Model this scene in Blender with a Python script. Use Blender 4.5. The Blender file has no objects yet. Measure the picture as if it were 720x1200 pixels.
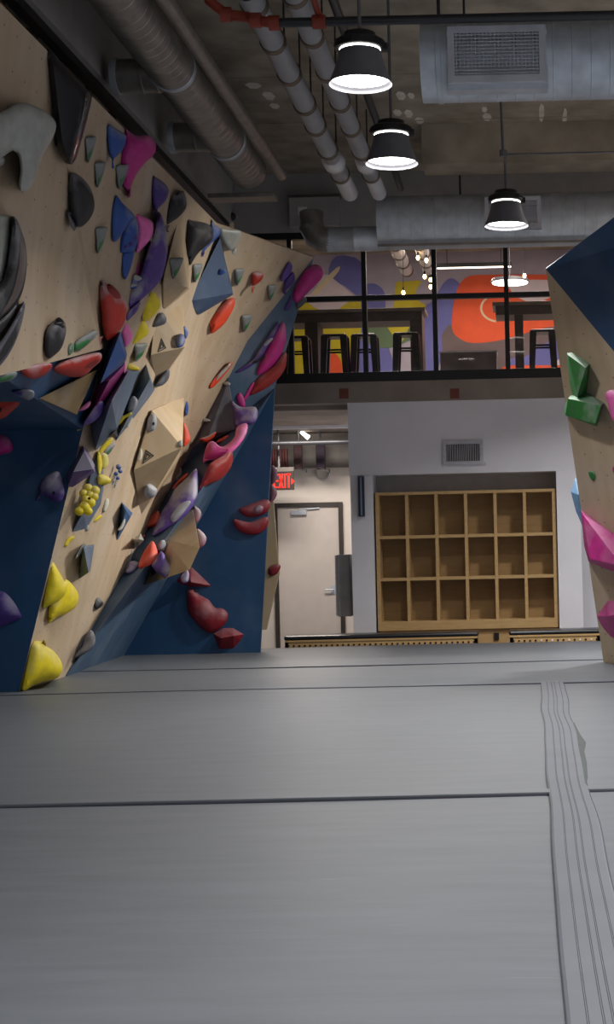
import bpy, bmesh, math, random
from mathutils import Vector, Matrix
from mathutils.geometry import delaunay_2d_cdt
random.seed(7)
sc = bpy.context.scene
COL = sc.collection
# ------------------------------------------------------------------ camera
F = 1800.0                 # focal length in pixels of the 720x1200 frame
PX, PY = 622.0, 645.0      # principal point (the photograph is an off-centre crop)
ROLL = 0.023
CZ = 1.38
K = F / 2100.0             # depths below are written for a 2100 px focal length
MAT_Z = 0.33
CAM = Vector((0, 0, CZ))
cs, sn = math.cos(ROLL), math.sin(ROLL)
cam_d = bpy.data.cameras.new('camera')
cam = bpy.data.objects.new('camera', cam_d)
COL.objects.link(cam)
cam_d.sensor_fit = 'AUTO'
cam_d.sensor_width = 36
cam_d.lens = 36 * F / 1200
cam_d.shift_x = (360 - PX) / 1200
cam_d.shift_y = (PY - 600) / 1200
cam_d.clip_end = 200
cam.matrix_world = Matrix(((cs, sn, 0, 0), (0, 0, -1, 0), (-sn, cs, 0, CZ), (0, 0, 0, 1)))
sc.camera = cam
# ------------------------------------------------------------------ world, exposure, lights
w = bpy.data.worlds.new('world')
sc.world = w
w.use_nodes = True
w.node_tree.nodes['Background'].inputs[0].default_value = (0.78, 0.86, 1.0, 1)
w.node_tree.nodes['Background'].inputs[1].default_value = 0.30
sc.view_settings.view_transform = 'Standard'
sc.view_settings.look = 'None'
sc.view_settings.exposure = 0.26
sc.view_settings.gamma = 1.0
sc.view_settings.use_curve_mapping = False
sc.cycles.use_denoising = True
sc.cycles.max_bounces = 8
LAMP_W = 47.0

def area_light(name, loc, power, size, color=(1.0, 0.98, 0.96), size_y=None, rot=(0, 0, 0), spread=math.pi):
    l = bpy.data.lights.new(name, 'AREA')
    l.energy = power
    l.color = color
    l.spread = spread
    if size_y:
        l.shape = 'RECTANGLE'
        l.size, l.size_y = size, size_y
    else:
        l.shape = 'DISK'
        l.size = size
    o = bpy.data.objects.new(name, l)
    o.location = loc
    o.rotation_euler = rot
    COL.objects.link(o)
    return o

# unseen hall pendants at the same height; the one by the shelf wall added to brighten it
for (x, y) in ((-0.98, 2.6), (-0.98, 0.2), (1.35, 15.2), (1.75, 11.6), (1.9, 9.2), (1.9, 7.0), (1.9, 4.8), (1.9, 2.4), (4.2, 12.0), (4.2, 8.6), (4.2, 5.0), (4.2, 1.5)):
    area_light('unseen_hall_light', (x, y, 4.28), LAMP_W * (2.1 if y == 15.2 else 1.35 if x > 0 else 0.8), 0.36, spread=2.3)

# added unseen light right of the frame, standing in for whatever lights the far plywood
FLOOD = Vector((2.2, 14.7, 4.9))
fl_dir = (Vector((-3.3, 14.6, 2.2)) - FLOOD)
area_light('far_wall_stand_in_light', FLOOD, 36, 0.3, (1.0, 0.95, 0.86), 0.3, fl_dir.to_track_quat('-Z', 'Y').to_euler(), 0.9)

# ------------------------------------------------------------------ pixel -> world (points keep their own depth)
def ray(px, py):
    u, v = px - PX, PY - py
    return Vector(((u * cs + v * sn) / F, 1.0, (-u * sn + v * cs) / F))

def W(px, py, yref):
    return CAM + ray(px, py) * (yref * K)

def G(px, py, z=MAT_Z):
    d = ray(px, py)
    return CAM + d * ((z - CZ) / d.z)

def on_plane(px, py, p0, n, off=0.0):
    d = ray(px, py)
    t = (n.dot(p0) + off - n.dot(CAM)) / n.dot(d)
    return CAM + d * t

# ------------------------------------------------------------------ materials
def lin(c):
    return tuple(((x / 255) / 12.92 if x / 255 <= 0.04045 else ((x / 255 + 0.055) / 1.055) ** 2.4) for x in c) + (1,)

MATS = {}
def nt(m):
    m.use_nodes = True
    return m.node_tree.nodes, m.node_tree.links, m.node_tree.nodes['Principled BSDF']

def mat(name, col, rough=0.6, metal=0.0, noise=0.08, scale=6.0, bump=0.0, bscale=60.0, chalk=0.0, spec=0.5, stretch=None, col2=None, coat=0.0):
    if name in MATS:
        return MATS[name]
    m = bpy.data.materials.new(name)
    N, L, b = nt(m)
    b.inputs['Roughness'].default_value = rough
    b.inputs['Metallic'].default_value = metal
    b.inputs['Specular IOR Level'].default_value = spec
    b.inputs['Coat Weight'].default_value = coat
    b.inputs['Coat Roughness'].default_value = 0.15
    c = lin(col)
    tc = N.new('ShaderNodeTexCoord')
    mp = N.new('ShaderNodeMapping')
    L.new(tc.outputs['Object'], mp.inputs[0])
    if stretch:
        mp.inputs['Scale'].default_value = stretch
    nz = N.new('ShaderNodeTexNoise')
    nz.inputs['Scale'].default_value = scale
    nz.inputs['Detail'].default_value = 6
    L.new(mp.outputs[0], nz.inputs['Vector'])
    rp = N.new('ShaderNodeValToRGB')
    c2 = lin(col2) if col2 else None
    lo = c2 if c2 else tuple(max(0, x * (1 - noise * 2)) for x in c[:3]) + (1,)
    hi = c if c2 else tuple(min(1, x * (1 + noise * 2)) for x in c[:3]) + (1,)
    rp.color_ramp.elements[0].position = 0.3
    rp.color_ramp.elements[1].position = 0.7
    rp.color_ramp.elements[0].color = lo
    rp.color_ramp.elements[1].color = hi
    L.new(nz.outputs['Fac'], rp.inputs[0])
    out = rp.outputs[0]
    if chalk > 0:
        # chalk rubbed into the grips: blotches, mostly on faces that point up
        n2 = N.new('ShaderNodeTexNoise')
        n2.inputs['Scale'].default_value = 5.0
        n2.inputs['Detail'].default_value = 4
        L.new(tc.outputs['Object'], n2.inputs['Vector'])
        ge = N.new('ShaderNodeNewGeometry')
        sx = N.new('ShaderNodeSeparateXYZ')
        L.new(ge.outputs['Normal'], sx.inputs[0])
        ad = N.new('ShaderNodeMath'); ad.operation = 'MULTIPLY_ADD'
        L.new(sx.outputs['Z'], ad.inputs[0]); ad.inputs[1].default_value = 0.22
        L.new(n2.outputs['Fac'], ad.inputs[2])
        mr = N.new('ShaderNodeMapRange')
        mr.inputs['From Min'].default_value = 0.46; mr.inputs['From Max'].default_value = 0.66
        mr.inputs['To Max'].default_value = chalk
        L.new(ad.outputs[0], mr.inputs['Value'])
        mx = N.new('ShaderNodeMixRGB')
        L.new(mr.outputs[0], mx.inputs[0]); L.new(out, mx.inputs[1])
        mx.inputs[2].default_value = lin((158, 156, 160))
        out = mx.outputs[0]
    L.new(out, b.inputs['Base Color'])
    if bump > 0:
        nb = N.new('ShaderNodeTexNoise'); nb.inputs['Scale'].default_value = bscale; nb.inputs['Detail'].default_value = 5
        L.new(mp.outputs[0], nb.inputs['Vector'])
        bu = N.new('ShaderNodeBump'); bu.inputs['Strength'].default_value = bump; bu.inputs['Distance'].default_value = 0.01
        L.new(nb.outputs['Fac'], bu.inputs['Height']); L.new(bu.outputs[0], b.inputs['Normal'])
    MATS[name] = m
    return m

def emit(name, col, strength):
    if name in MATS:
        return MATS[name]
    m = bpy.data.materials.new(name)
    N, L, b = nt(m)
    b.inputs['Base Color'].default_value = lin(col)
    b.inputs['Emission Color'].default_value = lin(col)
    b.inputs['Emission Strength'].default_value = strength
    MATS[name] = m
    return m

def plywood(name, col, col2, nuts=True, paint=False):
    m = bpy.data.materials.new(name)
    N, L, b = nt(m)
    tc = N.new('ShaderNodeTexCoord')
    mp = N.new('ShaderNodeMapping'); mp.inputs['Scale'].default_value = (3, 3, 0.6)
    L.new(tc.outputs['Object'], mp.inputs[0])
    nz = N.new('ShaderNodeTexNoise'); nz.inputs['Scale'].default_value = 2.2; nz.inputs['Detail'].default_value = 8
    L.new(mp.outputs[0], nz.inputs['Vector'])
    rp = N.new('ShaderNodeValToRGB')
    rp.color_ramp.elements[0].position = 0.3; rp.color_ramp.elements[1].position = 0.75
    rp.color_ramp.elements[0].color = lin(col2); rp.color_ramp.elements[1].color = lin(col)
    L.new(nz.outputs['Fac'], rp.inputs[0])
    # chalk and shoe-rubber smears
    n2 = N.new('ShaderNodeTexNoise'); n2.inputs['Scale'].default_value = 1.6; n2.inputs['Detail'].default_value = 6
    L.new(tc.outputs['Object'], n2.inputs['Vector'])
    mr = N.new('ShaderNodeMapRange'); mr.inputs['From Min'].default_value = 0.52; mr.inputs['From Max'].default_value = 0.8
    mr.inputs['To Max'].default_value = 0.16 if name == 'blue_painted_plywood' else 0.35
    L.new(n2.outputs['Fac'], mr.inputs['Value'])
    mx = N.new('ShaderNodeMixRGB'); L.new(mr.outputs[0], mx.inputs[0]); L.new(rp.outputs[0], mx.inputs[1])
    mx.inputs[2].default_value = lin((150, 156, 168)) if paint else lin((186, 180, 176))
    out = mx.outputs[0]
    if nuts:
        # the grid of sunk bolt sockets: small dark dots every 20 cm along the panel (Y) and up it (Z)
        sx = N.new('ShaderNodeSeparateXYZ'); L.new(tc.outputs['Object'], sx.inputs[0])
        def frac(sock, offs):
            a = N.new('ShaderNodeMath'); a.operation = 'MULTIPLY_ADD'; a.inputs[1].default_value = 5.0; L.new(sock, a.inputs[0]); a.inputs[2].default_value = offs
            f = N.new('ShaderNodeMath'); f.operation = 'FRACT'; L.new(a.outputs[0], f.inputs[0])
            s = N.new('ShaderNodeMath'); s.operation = 'SUBTRACT'; L.new(f.outputs[0], s.inputs[0]); s.inputs[1].default_value = 0.5
            q = N.new('ShaderNodeMath'); q.operation = 'MULTIPLY'; L.new(s.outputs[0], q.inputs[0]); L.new(s.outputs[0], q.inputs[1])
            return q.outputs[0]
        s_ = N.new('ShaderNodeMath'); s_.operation = 'ADD'
        L.new(frac(sx.outputs['Y'], 0.2), s_.inputs[0]); L.new(frac(sx.outputs['Z'], 0.1), s_.inputs[1])
        lt = N.new('ShaderNodeMath'); lt.operation = 'LESS_THAN'; L.new(s_.outputs[0], lt.inputs[0]); lt.inputs[1].default_value = 0.0011
        m2 = N.new('ShaderNodeMixRGB'); L.new(lt.outputs[0], m2.inputs[0]); L.new(out, m2.inputs[1]); m2.inputs[2].default_value = lin((96, 84, 74))
        out = m2.outputs[0]
    L.new(out, b.inputs['Base Color'])
    b.inputs['Roughness'].default_value = 0.55 if paint else 0.6
    MATS[name] = m
    return m

M_ply = plywood('birch_plywood', (180, 162, 140), (166, 146, 120))
M_ply_plain = plywood('birch_plywood_volume', (176, 156, 128), (164, 142, 110), nuts=False)
M_ply_shaded = plywood('shaded_plywood', (132, 110, 72), (120, 98, 62), nuts=False)  # plywood darkened to paint in the shade of a face pointing down
M_blue = plywood('blue_painted_plywood', (24, 68, 108), (21, 60, 96), nuts=False, paint=True)
M_blue_bounce = plywood('bounce_lit_chalky_blue_plywood', (66, 90, 116), (48, 74, 102), nuts=False, paint=True)  # panel blue lightened to paint in light bounced off the mats, plus chalk
M_greyblue = plywood('grey_blue_painted_plywood', (92, 108, 128), (78, 92, 112), nuts=False, paint=True)
M_navy = plywood('navy_volume_paint', (52, 74, 104), (44, 64, 92), nuts=False, paint=True)

# ------------------------------------------------------------------ mesh helpers
class MB:
    def __init__(s):
        s.v, s.f = [], []
    def add(s, verts, faces):
        o = len(s.v)
        s.v += [Vector(p) for p in verts]
        s.f += [[i + o for i in f] for f in faces]
        return s
    def box(s, a, b):
        (x0, y0, z0), (x1, y1, z1) = a, b
        return s.add([(x0, y0, z0), (x1, y0, z0), (x1, y1, z0), (x0, y1, z0), (x0, y0, z1), (x1, y0, z1), (x1, y1, z1), (x0, y1, z1)],
                     [(0, 3, 2, 1), (4, 5, 6, 7), (0, 1, 5, 4), (1, 2, 6, 5), (2, 3, 7, 6), (3, 0, 4, 7)])
    def slab(s, poly, n, t):
        """closed plate: a polygon (front, seen from n) pushed back by t"""
        k = len(poly)
        c = sum(poly, Vector()) / k
        area = sum(((poly[i] - c).cross(poly[(i + 1) % k] - c) for i in range(k)), Vector())
        if area.dot(n) < 0:
            poly = list(reversed(poly))
        back = [p - n * t for p in poly]
        f = [list(range(k)), list(reversed(range(k, 2 * k)))]
        for i in range(k):
            j = (i + 1) % k
            f.append([i, i + k, j + k, j])
        return s.add(poly + back, f)
    def tube(s, path, r, n=12, caps=True):
        path = [Vector(p) for p in path]
        rr = r if isinstance(r, (list, tuple)) else [r] * len(path)
        rings = []
        d0 = (path[1] - path[0]).normalized()
        up = Vector((0, 0, 1)) if abs(d0.z) < 0.9 else Vector((1, 0, 0))
        for i, p in enumerate(path):
            d = (path[min(i + 1, len(path) - 1)] - path[max(i - 1, 0)]).normalized()
            a = d.cross(up)
            if a.length < 1e-4:
                a = d.cross(Vector((0, 1, 0)))
            a.normalize()
            b = a.cross(d).normalized()
            rings.append([p + (a * math.cos(2 * math.pi * k / n) + b * math.sin(2 * math.pi * k / n)) * rr[i] for k in range(n)])
        o = [q for ring in rings for q in ring]
        f = []
        for i in range(len(path) - 1):
            for k in range(n):
                k2 = (k + 1) % n
                f.append((i * n + k, (i + 1) * n + k, (i + 1) * n + k2, i * n + k2))
        if caps:
            f.append(tuple(range(n)))
            f.append(tuple(reversed(range((len(path) - 1) * n, len(path) * n))))
        return s.add(o, f)
    def lathe(s, prof, c, n=32, axis='Z'):
        """prof: (radius, height) pairs turned about an axis through c"""
        c = Vector(c)
        vs = []
        for (r, h) in prof:
            for k in range(n):
                a = 2 * math.pi * k / n
                if axis == 'Z':
                    vs.append(c + Vector((r * math.cos(a), r * math.sin(a), h)))
                elif axis == 'X':
                    vs.append(c + Vector((h, r * math.cos(a), r * math.sin(a))))
                else:
                    vs.append(c + Vector((r * math.sin(a), h, r * math.cos(a))))
        f = []
        for i in range(len(prof) - 1):
            for k in range(n):
                k2 = (k + 1) % n
                f.append((i * n + k, i * n + k2, (i + 1) * n + k2, (i + 1) * n + k))
        f.append(tuple(reversed(range(n))))
        f.append(tuple(range((len(prof) - 1) * n, len(prof) * n)))
        return s.add(vs, f)
    def sphere(s, c, r, nu=14, nv=9, sq=(1, 1, 1)):
        c = Vector(c)
        vs = [c + Vector((0, 0, r * sq[2]))]
        for i in range(1, nv):
            t = math.pi * i / nv
            for k in range(nu):
                a = 2 * math.pi * k / nu
                vs.append(c + Vector((r * sq[0] * math.sin(t) * math.cos(a), r * sq[1] * math.sin(t) * math.sin(a), r * sq[2] * math.cos(t))))
        vs.append(c - Vector((0, 0, r * sq[2])))
        f = []
        for k in range(nu):
            f.append((0, 1 + k, 1 + (k + 1) % nu))
            f.append((len(vs) - 1, 1 + (nv - 2) * nu + (k + 1) % nu, 1 + (nv - 2) * nu + k))
        for i in range(nv - 2):
            for k in range(nu):
                k2 = (k + 1) % nu
                f.append((1 + i * nu + k, 1 + (i + 1) * nu + k, 1 + (i + 1) * nu + k2, 1 + i * nu + k2))
        return s.add(vs, f)
    def hull(s, pts):
        bm = bmesh.new()
        for p in pts:
            bm.verts.new(p)
        r = bmesh.ops.convex_hull(bm, input=bm.verts)
        bm.verts.ensure_lookup_table()
        dead = [e for e in r.get('geom_interior', []) + r.get('geom_unused', []) if isinstance(e, bmesh.types.BMVert)]
        bmesh.ops.delete(bm, geom=list(set(dead)), context='VERTS')
        bmesh.ops.recalc_face_normals(bm, faces=bm.faces)
        bm.verts.index_update()
        vs = [v.co.copy() for v in bm.verts]
        fs = [[v.index for v in f.verts] for f in bm.faces]
        bm.free()
        return s.add(vs, fs)
    def build(s, name, m, parent=None, smooth=False, bevel=0.0, recalc=True, angle=0.7):
        me = bpy.data.meshes.new(name)
        if parent is not None:
            org = wloc(parent)
        else:
            n = len(s.v)
            org = sum(s.v, Vector()) / n
            org.z = min(p.z for p in s.v)
        me.from_pydata([tuple(p - org) for p in s.v], [], s.f)
        if recalc or bevel > 0:
            bm = bmesh.new(); bm.from_mesh(me)
            if recalc:
                bmesh.ops.recalc_face_normals(bm, faces=bm.faces)
            if bevel > 0:
                ed = [e for e in bm.edges if len(e.link_faces) == 2 and e.calc_face_angle(0) > 0.35]
                bmesh.ops.bevel(bm, geom=ed, offset=bevel, segments=2, profile=0.5, affect='EDGES', clamp_overlap=True)
            bm.to_mesh(me); bm.free()
        me.validate()
        me.materials.append(m)
        if smooth:
            me.shade_smooth()
            if angle:
                try:
                    me.set_sharp_from_angle(angle=angle)
                except Exception:
                    pass
        o = bpy.data.objects.new(name, me)
        COL.objects.link(o)
        if parent is not None:
            o.parent = parent
        else:
            o.location = org
        return o

def wloc(o):
    v = Vector()
    while o is not None:
        v += o.location
        o = o.parent
    return v

def thing(name, label, cat, loc, group=None):
    o = bpy.data.objects.new(name, None)
    COL.objects.link(o)
    o.location = loc
    o.empty_display_size = 0.1
    return tag(o, label, cat, group)

def tag(o, label, cat, group=None):
    o['label'] = label
    o['category'] = cat
    if group:
        o['group'] = group
    return o

def struct(name, mb, m, **kw):
    o = mb.build(name, m, **kw)
    o['kind'] = 'structure'
    return o

def sroot(name, loc):
    o = bpy.data.objects.new(name, None)
    COL.objects.link(o)
    o.location = loc
    o['kind'] = 'structure'
    return o

def copy_tree(o, parent=None, depth=0):
    c = o.copy()
    COL.objects.link(c)
    if parent is not None:
        c.parent = parent
    for ch in list(o.children):
        copy_tree(ch, c, depth + 1)
    return c

# ------------------------------------------------------------------ the setting
def mk(name, col, **kw):
    return mat(name, col, **kw)
M_conc = mat('board_marked_concrete', (176, 165, 148), rough=0.85, scale=2.2, col2=(122, 113, 100), bump=0.4, bscale=9)
M_conc2 = mat('slab_edge_concrete', (156, 144, 134), rough=0.85, scale=2.0, col2=(126, 116, 108), bump=0.2)
M_white = mat('white_wall_paint', (224, 223, 230), rough=0.6, noise=0.02, scale=2)
M_cream = mat('cream_wall_paint', (214, 204, 194), rough=0.6, noise=0.02)
M_greywall = mat('grey_wall_paint', (164, 160, 158), rough=0.7, noise=0.04)
M_black = mat('black_metal', (24, 23, 24), rough=0.45)
M_dark = mat('dark_void', (52, 44, 40), rough=0.9)
M_floor = mat('grey_concrete_floor', (120, 118, 115), rough=0.7, noise=0.06)
M_stud = mat('dark_timber_stud', (116, 92, 74), rough=0.8)

YB = 21.2 * K                      # back wall of the hall
zc = 5.9                           # ceiling
XL = -3.42
struct('floor', MB().box((-6.5, -1.0, -0.1), (6.0, 30 * K, 0.0)), M_floor)
ceil = MB()
ceil.box((-6.5, -1.0, zc), (6.0, 30 * K, zc + 0.15))
# shallow formwork joints cast in the concrete: raised lips
for yy in (16.9, 18.7):
    ceil.box((-3.3, yy * K, zc - 0.006), (6.0, yy * K + 0.03, zc + 0.01))
ceil_o = struct('ceiling', ceil, M_conc)
M_fill = mat('pale_filler', (222, 214, 204), rough=0.9)
for (fx, fy, fw_, fl) in ((470, 112, .10, .3), (482, 112, .07, .2), (466, 132, .09, .25), (479, 133, .09, .3), (492, 141, .10, .25), (508, 156, .12, .3), (571, 137, .10, .3), (568, 128, .06, .2), (575, 165, .07, .2), (573, 178, .06, .2), (662, 140, .05, .9), (655, 150, .05, .5), (650, 165, .10, .2), (635, 132, .06, .7), (297, 100, .16, .2), (315, 112, .12, .3), (322, 124, .10, .2)):
    q = G(fx, fy, zc)
    MB().hull([Vector((q.x + fw_ * 0.5 * math.cos(t), q.y + fl * 0.5 * math.sin(t), zz)) for t in (0.2, 1.3, 2.2, 3.5, 4.4, 5.5) for zz in (zc - 0.004, zc + 0.002)]).build('filler_patch', M_fill, ceil_o)
# downstand beams of the slab
struct('trim_1', MB().box((-1.05, 18.9 * K, zc - 0.42), (6.0, 19.5 * K, zc)), M_conc)
# left room wall: only its painted upper band shows above the boulder; below it the open framing
struct('wall_left', MB().box((XL - 0.2, -1.0, 5.33), (XL, YB, zc)).box((-6.5, -1.0, 0), (-6.3, YB, zc)), M_greywall)
# bulkhead above the mezzanine window, left part
zt = CZ + (645 - 271 + 5) * 21.2 / 2100
struct('wall_back', MB().box((XL, YB, zt), (6.0, YB + 0.2, zc)), M_greywall)
struct('wall_right', MB().box((5.8, -1.0, 0), (6.0, YB, zc)), M_white)

# ------------------------------------------------------------------ crash mats
def matmat():
    m = bpy.data.materials.new('grey_mat_vinyl')
    N, L, b = nt(m)
    tc = N.new('ShaderNodeTexCoord'); mp = N.new('ShaderNodeMapping'); mp.inputs['Scale'].default_value = (0.55, 3.2, 1)
    L.new(tc.outputs['Object'], mp.inputs[0])
    nz = N.new('ShaderNodeTexNoise'); nz.inputs['Scale'].default_value = 3.0; nz.inputs['Detail'].default_value = 9; nz.inputs['Roughness'].default_value = 0.6
    L.new(mp.outputs[0], nz.inputs['Vector'])
    rp = N.new('ShaderNodeValToRGB'); rp.color_ramp.elements[0].position = 0.3; rp.color_ramp.elements[1].position = 0.72
    rp.color_ramp.elements[0].color = lin((84, 88, 93)); rp.color_ramp.elements[1].color = lin((95, 99, 105))
    L.new(nz.outputs['Fac'], rp.inputs[0])
    # thin pale scuffs across the mat
    mp2 = N.new('ShaderNodeMapping'); mp2.inputs['Scale'].default_value = (2.2, 26, 1)
    L.new(tc.outputs['Object'], mp2.inputs[0])
    n2 = N.new('ShaderNodeTexNoise'); n2.inputs['Scale'].default_value = 1.5; n2.inputs['Detail'].default_value = 3
    L.new(mp2.outputs[0], n2.inputs['Vector'])
    mr = N.new('ShaderNodeMapRange'); mr.inputs['From Min'].default_value = 0.70; mr.inputs['From Max'].default_value = 0.80; mr.inputs['To Max'].default_value = 0.45
    L.new(n2.outputs['Fac'], mr.inputs['Value'])
    mx = N.new('ShaderNodeMixRGB'); L.new(mr.outputs[0], mx.inputs[0]); L.new(rp.outputs[0], mx.inputs[1]); mx.inputs[2].default_value = lin((128, 131, 137))
    L.new(mx.outputs[0], b.inputs['Base Color'])
    b.inputs['Roughness'].default_value = 0.5
    bu = N.new('ShaderNodeBump'); bu.inputs['Strength'].default_value = 0.04; bu.inputs['Distance'].default_value = 0.02
    L.new(nz.outputs['Fac'], bu.inputs['Height']); L.new(bu.outputs[0], b.inputs['Normal'])
    return m
M_mat = matmat()
M_strip = mat('seam_cover_fabric', (90, 93, 99), rough=0.7, scale=3, noise=0.03)
M_stitch_shadow = mat('dark_stitching_and_seam_shadow', (64, 64, 76), rough=0.8)
M_patch = mat('uncovered_grey_green_backing', (52, 60, 61), rough=0.7)

Ys = [0.4, G(300, 938).y, G(500, 803.5).y, G(500, 779).y, G(500, 756.5).y]
XS0, XS1 = 0.055, 0.235
def mat_pad(x0, x1, y0, y1, label, wob=0.0, lip=True, up=0.0):
    """a foam pad: slightly domed vinyl top with rolled edges and a wavering far edge"""
    nx, ny = 28, 10
    TZ = MAT_Z + up
    vs, fs = [], []
    for j in range(ny + 1):
        for i in range(nx + 1):
            x = x0 + (x1 - x0) * i / nx
            yn = y0 + 0.006; yf = y1 - 0.006
            y = yn + (yf - yn) * j / ny
            if j in (0, ny):
                y += wob * 0.010 * math.sin(x * 2.3 + j)
            e = min(i, nx - i, j, ny - j)
            z = TZ - (0.007 if e == 0 else 0.0) + 0.004 * math.sin(x * 1.1 + y * 0.9)
            vs.append((x, y, z))
    top = len(vs)
    for j in range(ny):
        for i in range(nx):
            a = j * (nx + 1) + i
            fs.append((a, a + 1, a + nx + 2, a + nx + 1))
    vs += [(x, y, 0.0) for (x, y, z) in vs[:top]]
    rim = [i for i in range(nx)] + [nx + j * (nx + 1) for j in range(ny)] + [ny * (nx + 1) + i for i in range(nx, 0, -1)] + [j * (nx + 1) for j in range(ny, 0, -1)]
    for a, b_ in zip(rim, rim[1:] + rim[:1]):
        fs.append((b_, a, a + top, b_ + top))
    fs.append(tuple(r + top for r in reversed(rim)))
    m = MB().add(vs, fs)
    r = thing('crash_mat', label, 'gym mat', ((x0 + x1) / 2, (y0 + y1) / 2, 0), 'grey crash mats covering the hall floor')
    m.build('vinyl_cover', M_mat, r, smooth=True)
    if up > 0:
        MB().box((x0 + 0.004, y0 - 0.002, TZ - 0.017), (x1 - 0.004, y0 + 0.008, TZ - 0.009)).build('seam_shadow_strip', M_stitch_shadow, r)  # dark strip painted in for the shadow under the raised mat edge
    if lip:
        # welted flap along the near edge, hanging over the joint
        fl = MB().box((x0 + 0.01, y0 + 0.004, TZ - 0.009), (x1 - 0.012, y0 + 0.10, TZ + 0.004))
        fl.build('seam_flap', M_mat, r, bevel=0.003)
    return r
xm = (XS0 + XS1) / 2
mat_pad(-6.2, xm, Ys[0], Ys[1], 'large grey crash mat in the foreground, left of the stitched strip', lip=False)
mat_pad(xm, 5.0, Ys[0], Ys[1] + 0.06, 'grey crash mat in the foreground, right of the stitched strip', lip=False)
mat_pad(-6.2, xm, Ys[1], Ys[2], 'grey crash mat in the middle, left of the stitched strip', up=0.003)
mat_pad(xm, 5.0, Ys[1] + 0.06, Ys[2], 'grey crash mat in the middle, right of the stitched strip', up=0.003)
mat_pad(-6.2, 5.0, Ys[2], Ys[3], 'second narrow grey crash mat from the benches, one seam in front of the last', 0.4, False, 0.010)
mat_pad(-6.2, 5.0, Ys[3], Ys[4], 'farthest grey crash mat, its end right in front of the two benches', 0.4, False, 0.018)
# covered strip along the joint between the two columns of mats
r = thing('seam_strip', 'wavy grey fabric strip with dark stitched lines running lengthwise over the mats', 'mat seam', (xm, 5.0, MAT_Z))
def mz(y):
    return MAT_Z + 0.004 * min(1.0, max(0.0, (y - Ys[1] + 0.15) / 0.15))
def wav(y):
    k = 0.35 + 0.65 * min(1.0, max(0.0, (y - Ys[1] + 1.5) / 3.0))
    return k * (0.008 * math.sin(y * 2.3) + 0.004 * math.sin(y * 4.1 + 1.0))
ys = [Ys[0] + (Ys[2] - 0.02 - Ys[0]) * i / 150 for i in range(151)]
sv, sf = [], []
for y in ys:
    sv += [(XS0 + wav(y) * 0.7, y, mz(y) + 0.001), (XS0 + 0.008 + wav(y) * 0.7, y, mz(y) + 0.005), (XS1 - 0.008 + wav(y + 0.4), y, mz(y) + 0.005), (XS1 + wav(y + 0.4), y, mz(y) + 0.001)]
for i in range(150):
    for k in range(3):
        a = i * 4 + k
        sf.append((a, a + 1, a + 5, a + 4))
MB().add(sv, sf).build('strip', M_strip, r, recalc=False)
def line_part(fr, wd, y0=None, y1=None, dx=0.0, name='stitch_line'):
    lv, lf = [], []
    pts = [y for y in ys if (y0 is None or y >= y0) and (y1 is None or y <= y1)]
    for y in pts:
        a = XS0 + wav(y) * 0.7; b_ = XS1 + wav(y + 0.4)
        x = a + (b_ - a) * fr + dx
        z = mz(y) + (0.0052 if 0.02 < fr < 0.98 else 0.002)
        lv += [(x - wd, y, z), (x, y, z + 0.0012), (x + wd, y, z)]
    for i in range(len(pts) - 1):
        for k in range(2):
            q = i * 3 + k
            lf.append((q, q + 1, q + 4, q + 3))
    MB().add(lv, lf).build(name, M_stitch_shadow, r, recalc=False)
line_part(0.0, 0.0022); line_part(1.0, 0.0022)
for fr_ in (0.26, 0.46, 0.58, 0.80):
    line_part(fr_, 0.0009, dx=-0.0022); line_part(fr_, 0.0009, dx=0.0022)
pv = [G(x, y, MAT_Z + 0.0085) for (x, y) in ((673, 846), (680, 860), (687, 870), (685, 880), (688, 893), (689, 910), (686, 925), (682, 912), (677, 890), (671, 872), (671, 858))]
MB().slab([Vector(p) for p in pv], Vector((0, 0, 1)), 0.003).build('worn_patch', M_patch, r)

# ------------------------------------------------------------------ climbing walls
P1 = G(22, 812); P2 = G(75, 795)
T1 = W(255, 262, 17.0); T2 = W(368, 302, 19.1)
nC = (P2 - P1).cross(T1 - P1).normalized()
if nC.x < 0:
    nC = -nC
Mw = on_plane(215, 545, P1, nC)
Ar1 = W(97, 503, 14.2); Ar2 = W(122, 408, 13.4)
TA = W(181, 187, 14.1)          # top edge where the near face ends
T0 = W(0, 3, 10.15)
A0 = W(0, 440, 10.7)
def lerp(a, b, t):
    return a + (b - a) * t
Tn = lerp(TA, T0, 2.1); An = lerp(Ar2, A0, 2.0)
Kx = W(290, 400, lerp(Vector((Mw.y / K, 0, 0)), Vector((19.1, 0, 0)), 0.62).x)
R1 = W(322, 455, 19.5)
EL = G(140, 771); ER = G(308, 765)
R1 = on_plane(322, 455, (EL + ER) / 2, Vector((0, -1, 0)))
EL.y = ER.y = R1.y
B2L = Vector((-6.2, Ar1.y - 0.1, Ar1.z)); B2LB = Vector((-6.2, P1.y - 0.1, MAT_Z))
Tm = W(52, 56, (T0.y / K + (TA.y - T0.y) / K * 0.30)); Bm = lerp(A0, Ar2, 0.97)
Tm = lerp(T0, TA, 0.36)
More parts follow.
